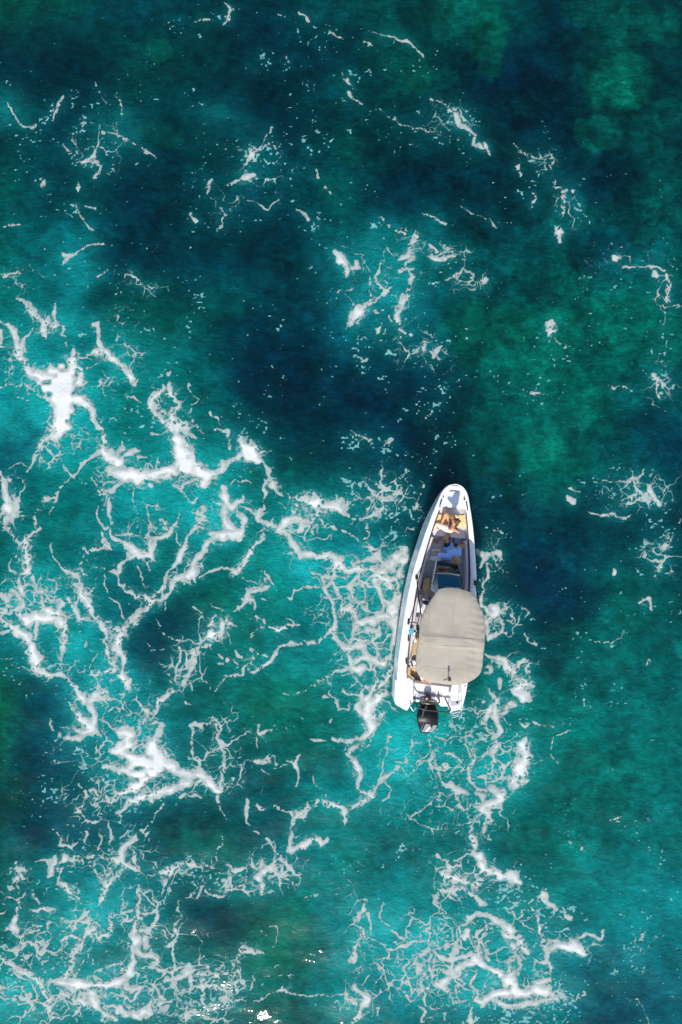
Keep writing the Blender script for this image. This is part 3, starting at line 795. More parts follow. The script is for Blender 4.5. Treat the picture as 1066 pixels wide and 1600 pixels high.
DARK = [(600,600,80,60,0,36,56,.6),(420,560,90,70,0,42,62,.6),(650,690,60,40,0,38,58,.5),(800,130,70,60,0,40,60,.5),(1000,100,30,30,0,54,66,.2),(250,1000,70,60,0,50,70,.7),(430,1360,60,40,0,58,72,.5),(600,1545,26,34,0,66,84,.7),(725,1420,28,24,0,70,86,.6),
 (20,710,40,50,0,46,68,.8),(60,1130,50,90,0,52,74,.7),(130,480,24,18,0,60,76,.7),(190,400,90,30,0,50,68,.5),(870,890,90,60,0,50,70,.5),(880,940,70,40,0,54,72,.5),(290,1270,90,30,0,56,72,.5),(950,1540,90,60,0,72,94,.5),(340,1440,60,40,0,62,74,.5),
 (620,800,60,90,0,50,68,.4),(1010,620,60,60,0,58,74,.4),(1000,690,70,50,0,52,70,.5),(400,60,80,40,0,50,66,.4),(400,200,70,50,0,46,62,.4),(700,610,50,60,0,42,60,.5),(955,270,40,40,0,46,62,.5),(80,1290,60,60,0,62,80,.5),(560,960,40,30,0,80,98,.5),(500,870,60,30,0,78,92,.5)]
def lin(c):
    c = np.asarray(c, np.float32)/255.; return np.where(c <= .04045, c/12.92, ((c+.055)/1.055)**2.4).astype(np.float32)

def sea_colour(X, Y, foamblur, thick=None):
    T = np.array([[[float(v) for v in c.split(',')] for c in r.split()] for r in SEA], np.float32)   # 17 x 11 x 3
    wx = 60*fbm(X, Y, 90, 101, 5, .6)+9*fbm(X, Y, 13, 106, 2); wy = 60*fbm(X, Y, 90, 111, 5, .6)+14*fbm(X*.6, Y*1.3, 11, 116, 2)
    gx = np.clip((X+wx)/106.6, 0, 9.999); gy = np.clip((Y+wy)/100., 0, 15.999)
    xi = gx.astype(int); yi = gy.astype(int); fx = (gx-xi)[..., None]; fy = (gy-yi)[..., None]
    fx = fx*fx*(3-2*fx); fy = fy*fy*(3-2*fy)
    C = (T[yi, xi]*(1-fx)+T[yi, xi+1]*fx)*(1-fy)+(T[yi+1, xi]*(1-fx)+T[yi+1, xi+1]*fx)*fy
    rp = 26*fbm(X*.8+Y*.35, Y*1.25-X*.3, 13, 191, 3, .6); rq = 18*fbm(X*1.1-Y*.3, Y*.8+X*.3, 15, 195, 3, .6)
    Xb = X+.25*wx+rq; Yb = Y+.25*wy+rp
    for L in (ROCK, DARK):
        for (x, y, rx, ry, r, g, b, s) in L:
            s = s*.72; g = g*.84; b = b*.99
            m = np.exp(-(((Xb-x)/rx)**2+((Yb-y)/ry)**2)**2.4)*s
            C = C*(1-m[..., None])+np.array([r, g, b], np.float32)*m[..., None]
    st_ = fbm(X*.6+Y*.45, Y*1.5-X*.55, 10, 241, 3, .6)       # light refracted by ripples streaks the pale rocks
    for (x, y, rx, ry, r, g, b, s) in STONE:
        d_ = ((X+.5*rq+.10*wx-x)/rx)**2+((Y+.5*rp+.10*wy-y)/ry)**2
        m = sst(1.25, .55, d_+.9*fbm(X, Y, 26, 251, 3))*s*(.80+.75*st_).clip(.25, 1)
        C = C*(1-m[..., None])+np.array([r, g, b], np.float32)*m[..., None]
    # mottling of weed and sand on the bottom, then painted-in caustics
    m1 = fbm(X+.3*wx, Y+.3*wy, 46, 121, 5, .62); m2 = fbm(X, Y, 14, 131, 3, .6)
    rk = fbm(X+.25*wx+.9*rq, Y+.25*wy+.9*rp, 62, 171, 4, .55); rock = sst(.02, .13, rk)-sst(.06, .2, -rk)
    rk2 = fbm(X+.5*wx, Y+.5*wy, 24, 181, 4, .6); rock2 = sst(.05, .16, rk2)-sst(.08, .2, -rk2)
    tr = .8+.8*np.exp(-(((X-850)/330)**2+((Y-300)/420)**2))
    C = C*(1+.20*m1+.10*m2+.10*rock*tr+.07*rock2*tr)[..., None]
    C = C*(1+.15*fbm(X*.75+Y*.3, Y*1.35-X*.3, 9, 211, 2)*(.6+.6*tr)+.10*(1-np.abs(fbm(X+rq, Y*1.3+rp, 19, 215, 2))*6).clip(-1, 1)*.6*tr)[..., None]  # caustic ripple light streaked into the colour, mixed with weed texture
    C[..., 1] *= (1+.02*rock*tr)
    C[..., 2] += 7*fbm(X, Y, 70, 141, 3)
    C = C*(1-.13*sst(520, 120, Y)*sst(-400, 0, Y))[..., None]       # deeper water towards the top of the picture
    C = np.clip(C, 0, 255)
    milk = np.clip(blobs(X+.5*wx, Y+.5*wy, MILK, .9), 0, 1)*(.62+.9*fbm(X, Y, 40, 151, 5, .6))
    milk = np.clip(milk*.92+foamblur*.66, 0, .9)
    L = lin(C); Mk = lin(np.array([84, 200, 210], np.float32))
    L = L*(1-milk[..., None])+Mk*milk[..., None]
    if thick is not None:       # bubbles just below the thickest foam
        t = np.clip(thick*1.5*(.6+1.1*fbm(X, Y, 16, 161, 4, .6)), 0, .75)[..., None]
        L = L*(1-t)+np.array([.26, .55, .58], np.float32)*t
    return L*np.array([.10, .78, .68], np.float32)

def grid_mesh(name, xs, ys, Z, mask=None):
    nx, ny = len(xs), len(ys)
    WX, WY = np.meshgrid((xs-533)*PX, (800-ys)*PX)
    co = np.stack([WX, WY, Z], -1).reshape(-1, 3).astype(np.float32)
    idx = np.arange(nx*ny, dtype=np.int32).reshape(ny, nx)
    q = np.stack([idx[1:, :-1], idx[1:, 1:], idx[:-1, 1:], idx[:-1, :-1]], -1)
    used = None
    if mask is not None:
        q = q[mask]
        used = np.unique(q); remap = np.full(nx*ny, -1, np.int32); remap[used] = np.arange(len(used), dtype=np.int32)
        q = remap[q]; co = co[used]
    q = q.reshape(-1, 4); n = len(q)
    me = bpy.data.meshes.new(name)
    me.vertices.add(len(co)); me.vertices.foreach_set('co', co.ravel())
    me.loops.add(n*4); me.loops.foreach_set('vertex_index', q.ravel())
    me.polygons.add(n); me.polygons.foreach_set('loop_start', np.arange(0, n*4, 4, dtype=np.int32))
    me.polygons.foreach_set('use_smooth', np.ones(n, bool))
    me.update(calc_edges=True)
    return me, used

class NT:
    def __init__(s, name):
        s.m = bpy.data.materials.new(name); s.m.use_nodes = True; s.t = s.m.node_tree; s.b = s.t.nodes['Principled BSDF']
    def n(s, typ, **kw):
        o = s.t.nodes.new(typ)
        for k, v in kw.items():
            if k in o.inputs.keys(): o.inputs[k].default_value = v
            else: setattr(o, k, v)
        return o
    def l(s, a, b): s.t.links.new(a, b)
    def math(s, op, a, b=None):
        o = s.t.nodes.new('ShaderNodeMath'); o.operation = op
        for i, v in enumerate((a, b)):
            if v is None: continue
            if isinstance(v, (int, float)): o.inputs[i].default_value = v
            else: s.l(v, o.inputs[i])
        return o.outputs[0]

def build_sea():
    xs, ys, X, Y, A, F, around = foam_field()
    fb = blur(A, 7)*.8+blur(A, 22)*.5
    # ---- water sheet: fine in the middle, wide rings out to the horizon
    st = 2.0
    cx = np.arange(-PAD, 1066+PAD+1, st); cy = np.arange(-PAD, 1600+PAD+1, st)
    out = np.cumsum(6*1.22**np.arange(50)); out = out[out < 150000]
    gx = np.concatenate([cx[0]-out[::-1], cx, cx[-1]+out]).astype(np.float32)
    gy = np.concatenate([cy[0]-out[::-1], cy, cy[-1]+out]).astype(np.float32)
    GX, GY = np.meshgrid(gx, gy)
    ed = np.maximum(np.maximum(-GX, GX-1066), np.maximum(-GY, GY-1600))
    Z = swell(GX, GY)*(1-sst(400, 2500, ed))
    FB = np.zeros(GX.shape, np.float32)
    k = len(out); s4 = int(st)
    sub = fb[::s4, ::s4]; FB[k:k+len(cy), k:k+len(cx)] = sub[:len(cy), :len(cx)]
    TH = np.zeros(GX.shape, np.float32); tk = blur(sst(1.5, 7, F)*A, 4)[::s4, ::s4]; TH[k:k+len(cy), k:k+len(cx)] = tk[:len(cy), :len(cx)]
    me, _ = grid_mesh('sea', gx, gy, Z)
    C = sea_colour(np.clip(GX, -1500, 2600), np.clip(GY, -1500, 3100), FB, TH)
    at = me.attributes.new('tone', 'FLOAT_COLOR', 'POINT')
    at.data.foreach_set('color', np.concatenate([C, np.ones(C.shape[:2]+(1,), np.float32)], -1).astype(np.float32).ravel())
    sea = bpy.data.objects.new('sea', me); COL.objects.link(sea)
    tag(sea, 'teal and turquoise open sea with dark patches of deep water and green shallow rock', None, None, 'structure')
    m = NT('sea_water'); b = m.b
    a = m.n('ShaderNodeAttribute', attribute_name='tone')
    tc = m.n('ShaderNodeTexCoord')
    mp = m.n('ShaderNodeMapping'); mp.inputs['Scale'].default_value = (1, 1.5, 1); m.l(tc.outputs['Object'], mp.inputs[0])
    # fine mottling of the water body
    n0 = m.n('ShaderNodeTexNoise', Scale=2.6, Detail=7, Roughness=.68, Distortion=.7); m.l(tc.outputs['Object'], n0.inputs[0])
    r0 = m.n('ShaderNodeMapRange'); r0.inputs[1].default_value = .25; r0.inputs[2].default_value = .75; r0.inputs[3].default_value = .76; r0.inputs[4].default_value = 1.24; m.l(n0.outputs[0], r0.inputs[0])
    vm = m.n('ShaderNodeVectorMath', operation='SCALE'); m.l(a.outputs['Color'], vm.inputs[0]); m.l(r0.outputs[0], vm.inputs['Scale'])
    # water body scatters light (diffuse), its surface mirrors the sky with ripples
    n1 = m.n('ShaderNodeTexNoise', Scale=1.1, Detail=3, Roughness=.5, Distortion=.5); m.l(mp.outputs[0], n1.inputs[0])
    n2 = m.n('ShaderNodeTexNoise', Scale=4.6, Detail=2.6, Roughness=.55, Distortion=.6); m.l(mp.outputs[0], n2.inputs[0])
    n4 = m.n('ShaderNodeTexNoise', Scale=.32, Detail=3, Roughness=.6); m.l(tc.outputs['Object'], n4.inputs[0])      # gusts: patches of rougher and calmer water
    r4 = m.n('ShaderNodeMapRange'); m.l(n4.outputs[0], r4.inputs[0]); r4.inputs[1].default_value = .40; r4.inputs[2].default_value = .66; r4.inputs[3].default_value = .005; r4.inputs[4].default_value = .0095
    h = m.math('ADD', m.math('MULTIPLY', n1.outputs[0], .009), m.math('MULTIPLY', n2.outputs[0], r4.outputs[0]))
    bp = m.n('ShaderNodeBump', Strength=1.0, Distance=1.0); m.l(h, bp.inputs['Height'])
    bd = m.n('ShaderNodeBump', Strength=.9, Distance=1.0); m.l(h, bd.inputs['Height'])
    df = m.n('ShaderNodeSubsurfaceScattering', falloff='BURLEY', Scale=1.0); df.inputs['Radius'].default_value = (1.2, 1.9, 1.9)
    m.l(vm.outputs[0], df.inputs['Color']); m.l(bd.outputs[0], df.inputs['Normal'])
    d2 = m.n('ShaderNodeBsdfDiffuse'); m.l(vm.outputs[0], d2.inputs[0])
    nz3 = m.n('ShaderNodeTexNoise', Scale=7., Detail=4, Roughness=.6, Distortion=1.2); m.l(mp.outputs[0], nz3.inputs[0])
    mq = m.n('ShaderNodeMapping'); mq.inputs['Scale'].default_value = (.8, 1.5, 1); mq.inputs['Rotation'].default_value = (0, 0, .35); m.l(tc.outputs['Object'], mq.inputs[0])
    nz4 = m.n('ShaderNodeTexNoise', Scale=2.8, Detail=3, Roughness=.55, Distortion=1.6); m.l(mq.outputs[0], nz4.inputs[0])
    h3 = m.math('ADD', m.math('ADD', m.math('MULTIPLY', n1.outputs[0], .60), m.math('MULTIPLY', nz3.outputs[0], .17)), m.math('MULTIPLY', nz4.outputs[0], .72))
    b3 = m.n('ShaderNodeBump', Strength=1.0, Distance=1.0); m.l(h3, b3.inputs['Height']); m.l(b3.outputs[0], d2.inputs['Normal'])
    md = m.n('ShaderNodeMixShader'); md.inputs[0].default_value = .45; m.l(df.outputs[0], md.inputs[1]); m.l(d2.outputs[0], md.inputs[2])
    gl = m.n('ShaderNodeBsdfGlossy', Roughness=.075); m.l(bp.outputs[0], gl.inputs['Normal'])
    fr = m.n('ShaderNodeFresnel', IOR=1.33); m.l(bp.outputs[0], fr.inputs['Normal'])
    ms = m.n('ShaderNodeMixShader'); m.l(fr.outputs[0], ms.inputs[0]); m.l(md.outputs[0], ms.inputs[1]); m.l(gl.outputs[0], ms.inputs[2])
    m.t.nodes.remove(b); m.l(ms.outputs[0], m.t.nodes['Material Output'].inputs['Surface'])
    me.materials.append(m.m)
    # ---- the foam floating on it
    hull = hull_mask(X, Y)
    A = A*(1-hull)
    a4 = np.maximum(np.maximum(A[1:, :-1], A[1:, 1:]), np.maximum(A[:-1, 1:], A[:-1, :-1]))
    mask = a4 > .10
    Zf = swell(X, Y)+.010+.02*sst(0, 12, F)*A+.005*A*(1+fbm(X, Y, 8, 201, 3))
    fm, used = grid_mesh('sea_foam', xs, ys, Zf, mask)
    at = fm.attributes.new('foam_amount', 'FLOAT', 'POINT'); at.data.foreach_set('value', A.ravel()[used].astype(np.float32))
    at = fm.attributes.new('foam_core', 'FLOAT', 'POINT'); at.data.foreach_set('value', np.clip(F.ravel()[used], -5, 20).astype(np.float32))
    fo = bpy.data.objects.new('sea_foam', fm); COL.objects.link(fo)
    tag(fo, 'white veins, webs and flecks of sea foam drifting over the teal water', None, None, 'stuff')
    m = NT('foam'); b = m.b
    a = m.n('ShaderNodeAttribute', attribute_name='foam_amount'); tc = m.n('ShaderNodeTexCoord')
    nz = m.n('ShaderNodeTexNoise', Scale=22., Detail=4, Roughness=.7); m.l(tc.outputs['Object'], nz.inputs[0])
    al = m.math('ADD', a.outputs['Fac'], m.math('MULTIPLY', m.math('SUBTRACT', nz.outputs[0], .5), .75))
    mr = m.n('ShaderNodeMapRange', interpolation_type='SMOOTHSTEP'); m.l(al, mr.inputs[0])
    mr.inputs[1].default_value = .12; mr.inputs[2].default_value = .95; mr.inputs[3].default_value = 0; mr.inputs[4].default_value = .97
    m.l(mr.outputs[0], b.inputs['Alpha'])
    de = m.n('ShaderNodeAttribute', attribute_name='foam_core')
    mc = m.n('ShaderNodeMapRange'); m.l(de.outputs['Fac'], mc.inputs[0]); mc.inputs[1].default_value = 0; mc.inputs[2].default_value = 11; mc.inputs[3].default_value = 0; mc.inputs[4].default_value = 1
    mx = m.n('ShaderNodeMix', data_type='RGBA'); m.l(mc.outputs[0], mx.inputs[0]); mx.inputs[6].default_value = (.325, .375, .35, 1); mx.inputs[7].default_value = (.64, .66, .645, 1)
    mc2 = m.n('ShaderNodeMapRange'); m.l(de.outputs['Fac'], mc2.inputs[0]); mc2.inputs[1].default_value = -4; mc2.inputs[2].default_value = 1
    mx2 = m.n('ShaderNodeMix', data_type='RGBA'); m.l(mc2.outputs[0], mx2.inputs[0]); mx2.inputs[6].default_value = (.17, .42, .43, 1); m.l(mx.outputs[2], mx2.inputs[7])
    m.l(mx2.outputs[2], b.inputs['Base Color'])
    b.inputs['Roughness'].default_value = .9; b.inputs['Specular IOR Level'].default_value = .05
    n2 = m.n('ShaderNodeTexNoise', Scale=9., Detail=5, Roughness=.7); m.l(tc.outputs['Object'], n2.inputs[0])
    bp = m.n('ShaderNodeBump', Strength=.35, Distance=.04); m.l(n2.outputs[0], bp.inputs['Height']); m.l(bp.outputs[0], b.inputs['Normal'])
    fm.materials.append(m.m)

def hull_mask(X, Y):      # sea covered by the hull, photo pixels
    P = [(700,764),(728,768),(734,800),(741,850),(744,900),(742,980),(735,1050),(722,1100),(660,1112),(634,1108),(617,1096),(622,1030),(630,970),(638,925),(654,870),(674,812)]
    x = np.array([p[0] for p in P]); y = np.array([p[1] for p in P]); n = len(P)
    ins = np.zeros(X.shape, bool)
    sub = (X > 600) & (X < 760) & (Y > 750) & (Y < 1125)
    xx = X[sub]; yy = Y[sub]; c = np.zeros(xx.shape, bool)
    for i in range(n):
        j = (i-1) % n
        cond = ((y[i] > yy) != (y[j] > yy)) & (xx < (x[j]-x[i])*(yy-y[i])/(y[j]-y[i]+1e-9)+x[i])
        c ^= cond
    ins[sub] = c
    return ins.astype(np.float32)

build_sea()


# ================================================================== BOAT
BM = Matrix.Translation((2.81, -6.10, 0)) @ Matrix.Rotation(math.radians(-6.5), 4, 'Z') @ Matrix.Rotation(math.radians(2.5), 4, 'Y')
BI = BM.inverted(); _o = BI @ Vector((0, 0, CAMH)); _R3 = BI.to_3x3()
def P(px, py, z):       # a point of the boat (local x starboard, y forward, z up) seen at that photo pixel, at height z
    d = _R3 @ Vector(((px-533)/FPX, -(py-800)/FPX, -1.0)); t = (z-_o.z)/d.z
    return _o+d*t

def mat(name, rgb, rough=.5, metal=0., var=.06, nscale=8., bump=0., bscale=60., spec=None, coat=0., alpha=1., trans=0.):
    m = NT(name); b = m.b
    tc = m.n('ShaderNodeTexCoord'); nz = m.n('ShaderNodeTexNoise', Scale=nscale, Detail=5, Roughness=.65); m.l(tc.outputs['Object'], nz.inputs[0])
    r = m.n('ShaderNodeMapRange'); r.inputs[1].default_value = .3; r.inputs[2].default_value = .7; r.inputs[3].default_value = 1-var; r.inputs[4].default_value = 1+var; m.l(nz.outputs[0], r.inputs[0])
    v = m.n('ShaderNodeVectorMath', operation='SCALE'); v.inputs[0].default_value = rgb; m.l(r.outputs[0], v.inputs['Scale']); m.l(v.outputs[0], b.inputs['Base Color'])
    b.inputs['Roughness'].default_value = rough; b.inputs['Metallic'].default_value = metal
    b.inputs['Coat Weight'].default_value = coat
    if trans: b.inputs['Transmission Weight'].default_value = trans
    if bump:
        n2 = m.n('ShaderNodeTexNoise', Scale=bscale, Detail=4); m.l(tc.outputs['Object'], n2.inputs[0])
        bp = m.n('ShaderNodeBump', Strength=bump, Distance=.01); m.l(n2.outputs[0], bp.inputs['Height']); m.l(bp.outputs[0], b.inputs['Normal'])
    return m.m
M = dict(
 gel=mat('white_gelcoat', (.80, .81, .82), .22, coat=.4, var=.03, nscale=2.5),
 hull=mat('hull_gelcoat', (.70, .74, .75), .2, coat=.5, var=.05, nscale=1.6),
 deck=mat('nonslip_deck', (.62, .60, .61), .7, bump=.5, bscale=120, var=.05),
 patch=mat('grey_nonslip', (.42, .42, .50), .75, bump=.5, bscale=140),
 pad=mat('lilac_grey_vinyl', (.62, .565, .58), .55, bump=.2, var=.05),
 padd=mat('grey_vinyl', (.44, .41, .42), .55, bump=.2, var=.08),
 tan=mat('tan_vinyl', (.52, .36, .18), .5, bump=.25, var=.1),
 brown=mat('brown_vinyl', (.17, .13, .12), .5, bump=.25, var=.15),
 black=mat('black_rubber', (.015, .016, .02), .45),
 tube=mat('dark_tube', (.035, .03, .03), .35, metal=.3),
 steel=mat('stainless_steel', (.62, .62, .63), .22, metal=1.),
 bronze=mat('weathered_tube', (.22, .17, .08), .4, metal=.4, var=.2),
 cowl=mat('black_cowl', (.004, .005, .007), .38),
 cowlg=mat('grey_cowl_panel', (.09, .09, .11), .3, coat=.3),
 cowll=mat('silver_cowl_panel', (.22, .20, .22), .35, coat=.2),
 deca=mat('white_decal', (.85, .85, .85), .4),
 glass=mat('smoked_glass', (.006, .014, .018), .06, var=.02),
 teal=mat('sky_reflecting_glass', (.004, .10, .19), .07, var=.1, nscale=4),  # teal of the reflected sky put into the base colour
 canvas=mat('taupe_canvas', (.365, .330, .270), .85, bump=.35, bscale=45, var=.09, nscale=2.2),
 seam=mat('canvas_seam', (.27, .255, .22), .85),
 skin=mat('tanned_skin', (.40, .205, .12), .5, var=.07, nscale=14),
 skin2=mat('fair_tanned_skin', (.52, .25, .125), .5, var=.07, nscale=14),
 hairb=mat('brown_hair', (.085, .040, .018), .5, var=.3, nscale=30, bump=.6, bscale=90),
 hairg=mat('sunbleached_hair', (.33, .18, .06), .5, var=.35, nscale=26, bump=.6, bscale=90),
 haird=mat('dark_hair', (.02, .014, .010), .45, var=.3, nscale=30, bump=.6, bscale=90),
 shirt=mat('pale_blue_cotton', (.27, .47, .90), .8, bump=.6, bscale=22, var=.06),
 white=mat('white_cotton', (.80, .80, .80), .85, bump=.6, bscale=22, var=.05),
 cream=mat('sunlit_skin_cream', (.78, .70, .52), .85, bump=.6, bscale=22, var=.06),  # pale tone of sunlit skin put into the colour
 navy=mat('navy_cotton', (.012, .018, .045), .8, bump=.5, bscale=22, var=.2),
 tealc=mat('turquoise_terry', (.06, .42, .52), .9, bump=.8, bscale=60, var=.3, nscale=16),
 eye=mat('dark_eye', (.01, .008, .006), .2), bottle=mat('green_bottle', (.20, .38, .05), .2, coat=.5),
 bucket=mat('dark_plum_plastic', (.035, .014, .018), .35, coat=.3),
 straw=mat('beige_canvas', (.60, .46, .30), .8, bump=.5),
 swim=mat('navy_red_swimwear', (.10, .02, .08), .7, var=.5, nscale=30),
)
def rug_mat():
    m = NT('ochre_patterned_cloth'); b = m.b; tc = m.n('ShaderNodeTexCoord')
    w = m.n('ShaderNodeTexVoronoi', Scale=17.); m.l(tc.outputs['Object'], w.inputs[0])
    n = m.n('ShaderNodeTexNoise', Scale=26., Detail=5, Roughness=.7); m.l(tc.outputs['Object'], n.inputs[0])
    f = m.math('ADD', m.math('MULTIPLY', w.outputs['Distance'], .9), n.outputs[0])
    c = m.n('ShaderNodeValToRGB'); m.l(f, c.inputs[0]); e = c.color_ramp.elements
    e[0].position = .45; e[0].color = (.50, .20, .04, 1); e[1].position = .95; e[1].color = (.88, .62, .30, 1)
    x = e.new(.68); x.color = (.74, .40, .11, 1)
    m.l(c.outputs[0], b.inputs['Base Color']); b.inputs['Roughness'].default_value = .9
    bp = m.n('ShaderNodeBump', Strength=.6, Distance=.02); m.l(n.outputs[0], bp.inputs['Height']); m.l(bp.outputs[0], b.inputs['Normal'])
    return m.m
M['rug'] = rug_mat(); M['cowl'].node_tree.nodes['Principled BSDF'].inputs['Specular IOR Level'].default_value = .2

class MB:
    def __init__(s): s.v = []; s.f = []
    def add(s, v, f):
        k = len(s.v); s.v += [Vector(p) for p in v]; s.f += [tuple(i+k for i in q) for q in f]; return s
    def prism(s, top, z0, inset=0., topz=None):
        """top: list of Vector (x, y, z) rim; extruded straight down to z0"""
        n = len(top); a = sum(top[i].x*top[(i+1) % n].y-top[(i+1) % n].x*top[i].y for i in range(n))
        if a < 0: top = top[::-1]
        lo = [Vector((p.x, p.y, z0)) for p in top]
        return s.add(list(top)+lo, [tuple(range(n)), tuple(range(2*n-1, n-1, -1))]+[(i, i+n, (i+1) % n+n, (i+1) % n) for i in range(n)])
    def px(s, pts, z, z0): return s.prism([P(x, y, z) for x, y in pts], z0)
    def box(s, c, d, rz=0):
        c = Vector(c); x, y, z = d[0]/2, d[1]/2, d[2]/2; R = Matrix.Rotation(rz, 3, 'Z')
        v = [c+R @ Vector((sx*x, sy*y, sz*z)) for sz in (-1, 1) for sx, sy in ((-1, -1), (1, -1), (1, 1), (-1, 1))]
        return s.add(v, [(3, 2, 1, 0), (4, 5, 6, 7), (0, 1, 5, 4), (1, 2, 6, 5), (2, 3, 7, 6), (3, 0, 4, 7)])
    def tube(s, pts, r, seg=10, sm=4):
        pts = [Vector(p) for p in pts]
        if sm and len(pts) > 2:       # Catmull-Rom
            q = [pts[0]]+pts+[pts[-1]]; o = []
            for i in range(1, len(q)-2):
                for k in range(sm):
                    t = k/sm; a, b_, c, d = q[i-1:i+3]
                    o.append(.5*((2*b_)+(c-a)*t+(2*a-5*b_+4*c-d)*t*t+(3*b_-a-3*c+d)*t**3))
            pts = o+[pts[-1]]
        n = len(pts); v = []; f = []; up = Vector((0.13, .21, 1)).normalized()
        for i, p in enumerate(pts):
            t = (pts[min(i+1, n-1)]-pts[max(i-1, 0)]).normalized()
            a = t.cross(up if abs(t.dot(up)) < .95 else Vector((1, 0, 0))).normalized(); b_ = t.cross(a)
            rr = r[min(i, len(r)-1)] if isinstance(r, (list, tuple)) else r
            v += [p+(a*math.cos(2*math.pi*k/seg)+b_*math.sin(2*math.pi*k/seg))*rr for k in range(seg)]
        for i in range(n-1):
            f += [(i*seg+k, i*seg+(k+1) % seg, (i+1)*seg+(k+1) % seg, (i+1)*seg+k) for k in range(seg)]
        f += [tuple(range(seg))[::-1], tuple((n-1)*seg+k for k in range(seg))]
        return s.add(v, f)
    def cap(s, p0, r0, p1, r1, seg=14, flat=None):
        """tapered capsule, closed"""
        p0 = Vector(p0); p1 = Vector(p1); d = p1-p0; L = d.length
        t = d.normalized() if L > 1e-5 else Vector((0, 0, 1))
        a = t.orthogonal().normalized(); b_ = t.cross(a); rings = []
        for k in range(1, 5):
            th = math.pi/2*(1-k/4); rings.append((p0-t*r0*math.sin(th), r0*math.cos(th)))
        rings[-1] = (p0, r0)
        for k in range(0, 4):
            th = math.pi/2*(k/4); rings.append((p1+t*r1*math.sin(th), r1*math.cos(th)))
        v = [p0-t*r0]; f = []
        for c, r in rings: v += [c+(a*math.cos(2*math.pi*k/seg)+b_*math.sin(2*math.pi*k/seg))*r for k in range(seg)]
        v.append(p1+t*r1); n = len(rings)
        f += [(0, 1+(k+1) % seg, 1+k) for k in range(seg)]
        for i in range(n-1): f += [(1+i*seg+k, 1+i*seg+(k+1) % seg, 1+(i+1)*seg+(k+1) % seg, 1+(i+1)*seg+k) for k in range(seg)]
        e = len(v)-1; f += [(e, 1+(n-1)*seg+k, 1+(n-1)*seg+(k+1) % seg) for k in range(seg)]
        return s.add(v, f)
    def ell(s, c, rad, R=None, nu=16, nv=10):
        c = Vector(c); v = []; f = []
        for i in range(1, nv):
            th = math.pi*i/nv
            for k in range(nu):
                ph = 2*math.pi*k/nu; q = Vector((rad[0]*math.sin(th)*math.cos(ph), rad[1]*math.sin(th)*math.sin(ph), rad[2]*math.cos(th)))
                v.append(c+(R @ q if R else q))
        for q in (Vector((0, 0, rad[2])), Vector((0, 0, -rad[2]))): v.append(c+(R @ q if R else q))
        a = len(v)-2; b_ = len(v)-1
        for i in range(nv-2): f += [(i*nu+k, (i+1)*nu+k, (i+1)*nu+(k+1) % nu, i*nu+(k+1) % nu) for k in range(nu)]
        f += [(a, k, (k+1) % nu) for k in range(nu)]; f += [(b_, (nv-2)*nu+(k+1) % nu, (nv-2)*nu+k) for k in range(nu)]
        return s.add(v, f)
    def sheet(s, G, th=.012):      # G: grid [i][j] of points -> closed slab
        ni, nj = len(G), len(G[0]); v = [Vector(p) for r in G for p in r]; lo = [p-Vector((0, 0, th)) for p in v]; n = ni*nj; f = []
        for i in range(ni-1):
            for j in range(nj-1):
                q = (i*nj+j, i*nj+j+1, (i+1)*nj+j+1, (i+1)*nj+j); f += [q, tuple(k+n for k in q[::-1])]
        rim = [j for j in range(nj)]+[i*nj+nj-1 for i in range(1, ni)]+[(ni-1)*nj+j for j in range(nj-2, -1, -1)]+[i*nj for i in range(ni-2, 0, -1)]
        f += [(rim[(k+1) % len(rim)], rim[k], rim[k]+n, rim[(k+1) % len(rim)]+n) for k in range(len(rim))]
        return s.add(v+lo, f)
    def build(s, name, m, parent=None, bevel=0., smooth=True, remesh=0., base=None, label=None, angle=40):
        me = bpy.data.meshes.new(name)
        bs = Vector(base) if base is not None else (parent.get('_b') and Vector(parent['_b']) or Vector((0, 0, 0)) if parent else Vector((0, 0, 0)))
        me.from_pydata([tuple(p-bs) for p in s.v], [], s.f)
        bm = bmesh.new(); bm.from_mesh(me); bmesh.ops.recalc_face_normals(bm, faces=bm.faces); bm.to_mesh(me); bm.free()
        o = bpy.data.objects.new(name, me); COL.objects.link(o)
        ms = m if isinstance(m, (list, tuple)) else [m]
        for x in ms: me.materials.append(M[x])
        if remesh:
            r = o.modifiers.new('remesh', 'REMESH'); r.mode = 'VOXEL'; r.voxel_size = remesh; r.use_smooth_shade = True
            k = o.modifiers.new('smooth', 'SMOOTH'); k.iterations = 5; k.factor = .5
        if bevel:
            b = o.modifiers.new('bevel', 'BEVEL'); b.width = bevel; b.segments = 3; b.limit_method = 'ANGLE'; b.angle_limit = math.radians(30)
        if remesh or bevel:           # bake the modifiers into the mesh
            dg = bpy.context.evaluated_depsgraph_get(); dg.update()
            nm = bpy.data.meshes.new_from_object(o.evaluated_get(dg)); nm.name = name
            o.modifiers.clear(); o.data = nm; me = nm
        if smooth:
            me.polygons.foreach_set('use_smooth', [True]*len(me.polygons))
            if not remesh:
                try: me.set_sharp_from_angle(angle=math.radians(angle))
                except Exception: pass
        if parent: o.parent = parent
        else: o.matrix_world = BM @ Matrix.Translation(bs)
        if label: o['label'] = label
        return o
def thing(name, base, label, cat, group=None):
    o = bpy.data.objects.new(name, None); COL.objects.link(o); o.empty_display_size = .1
    o.matrix_world = BM @ Matrix.Translation(Vector(base)); o['_b'] = tuple(base)
    return tag(o, label, cat, group)

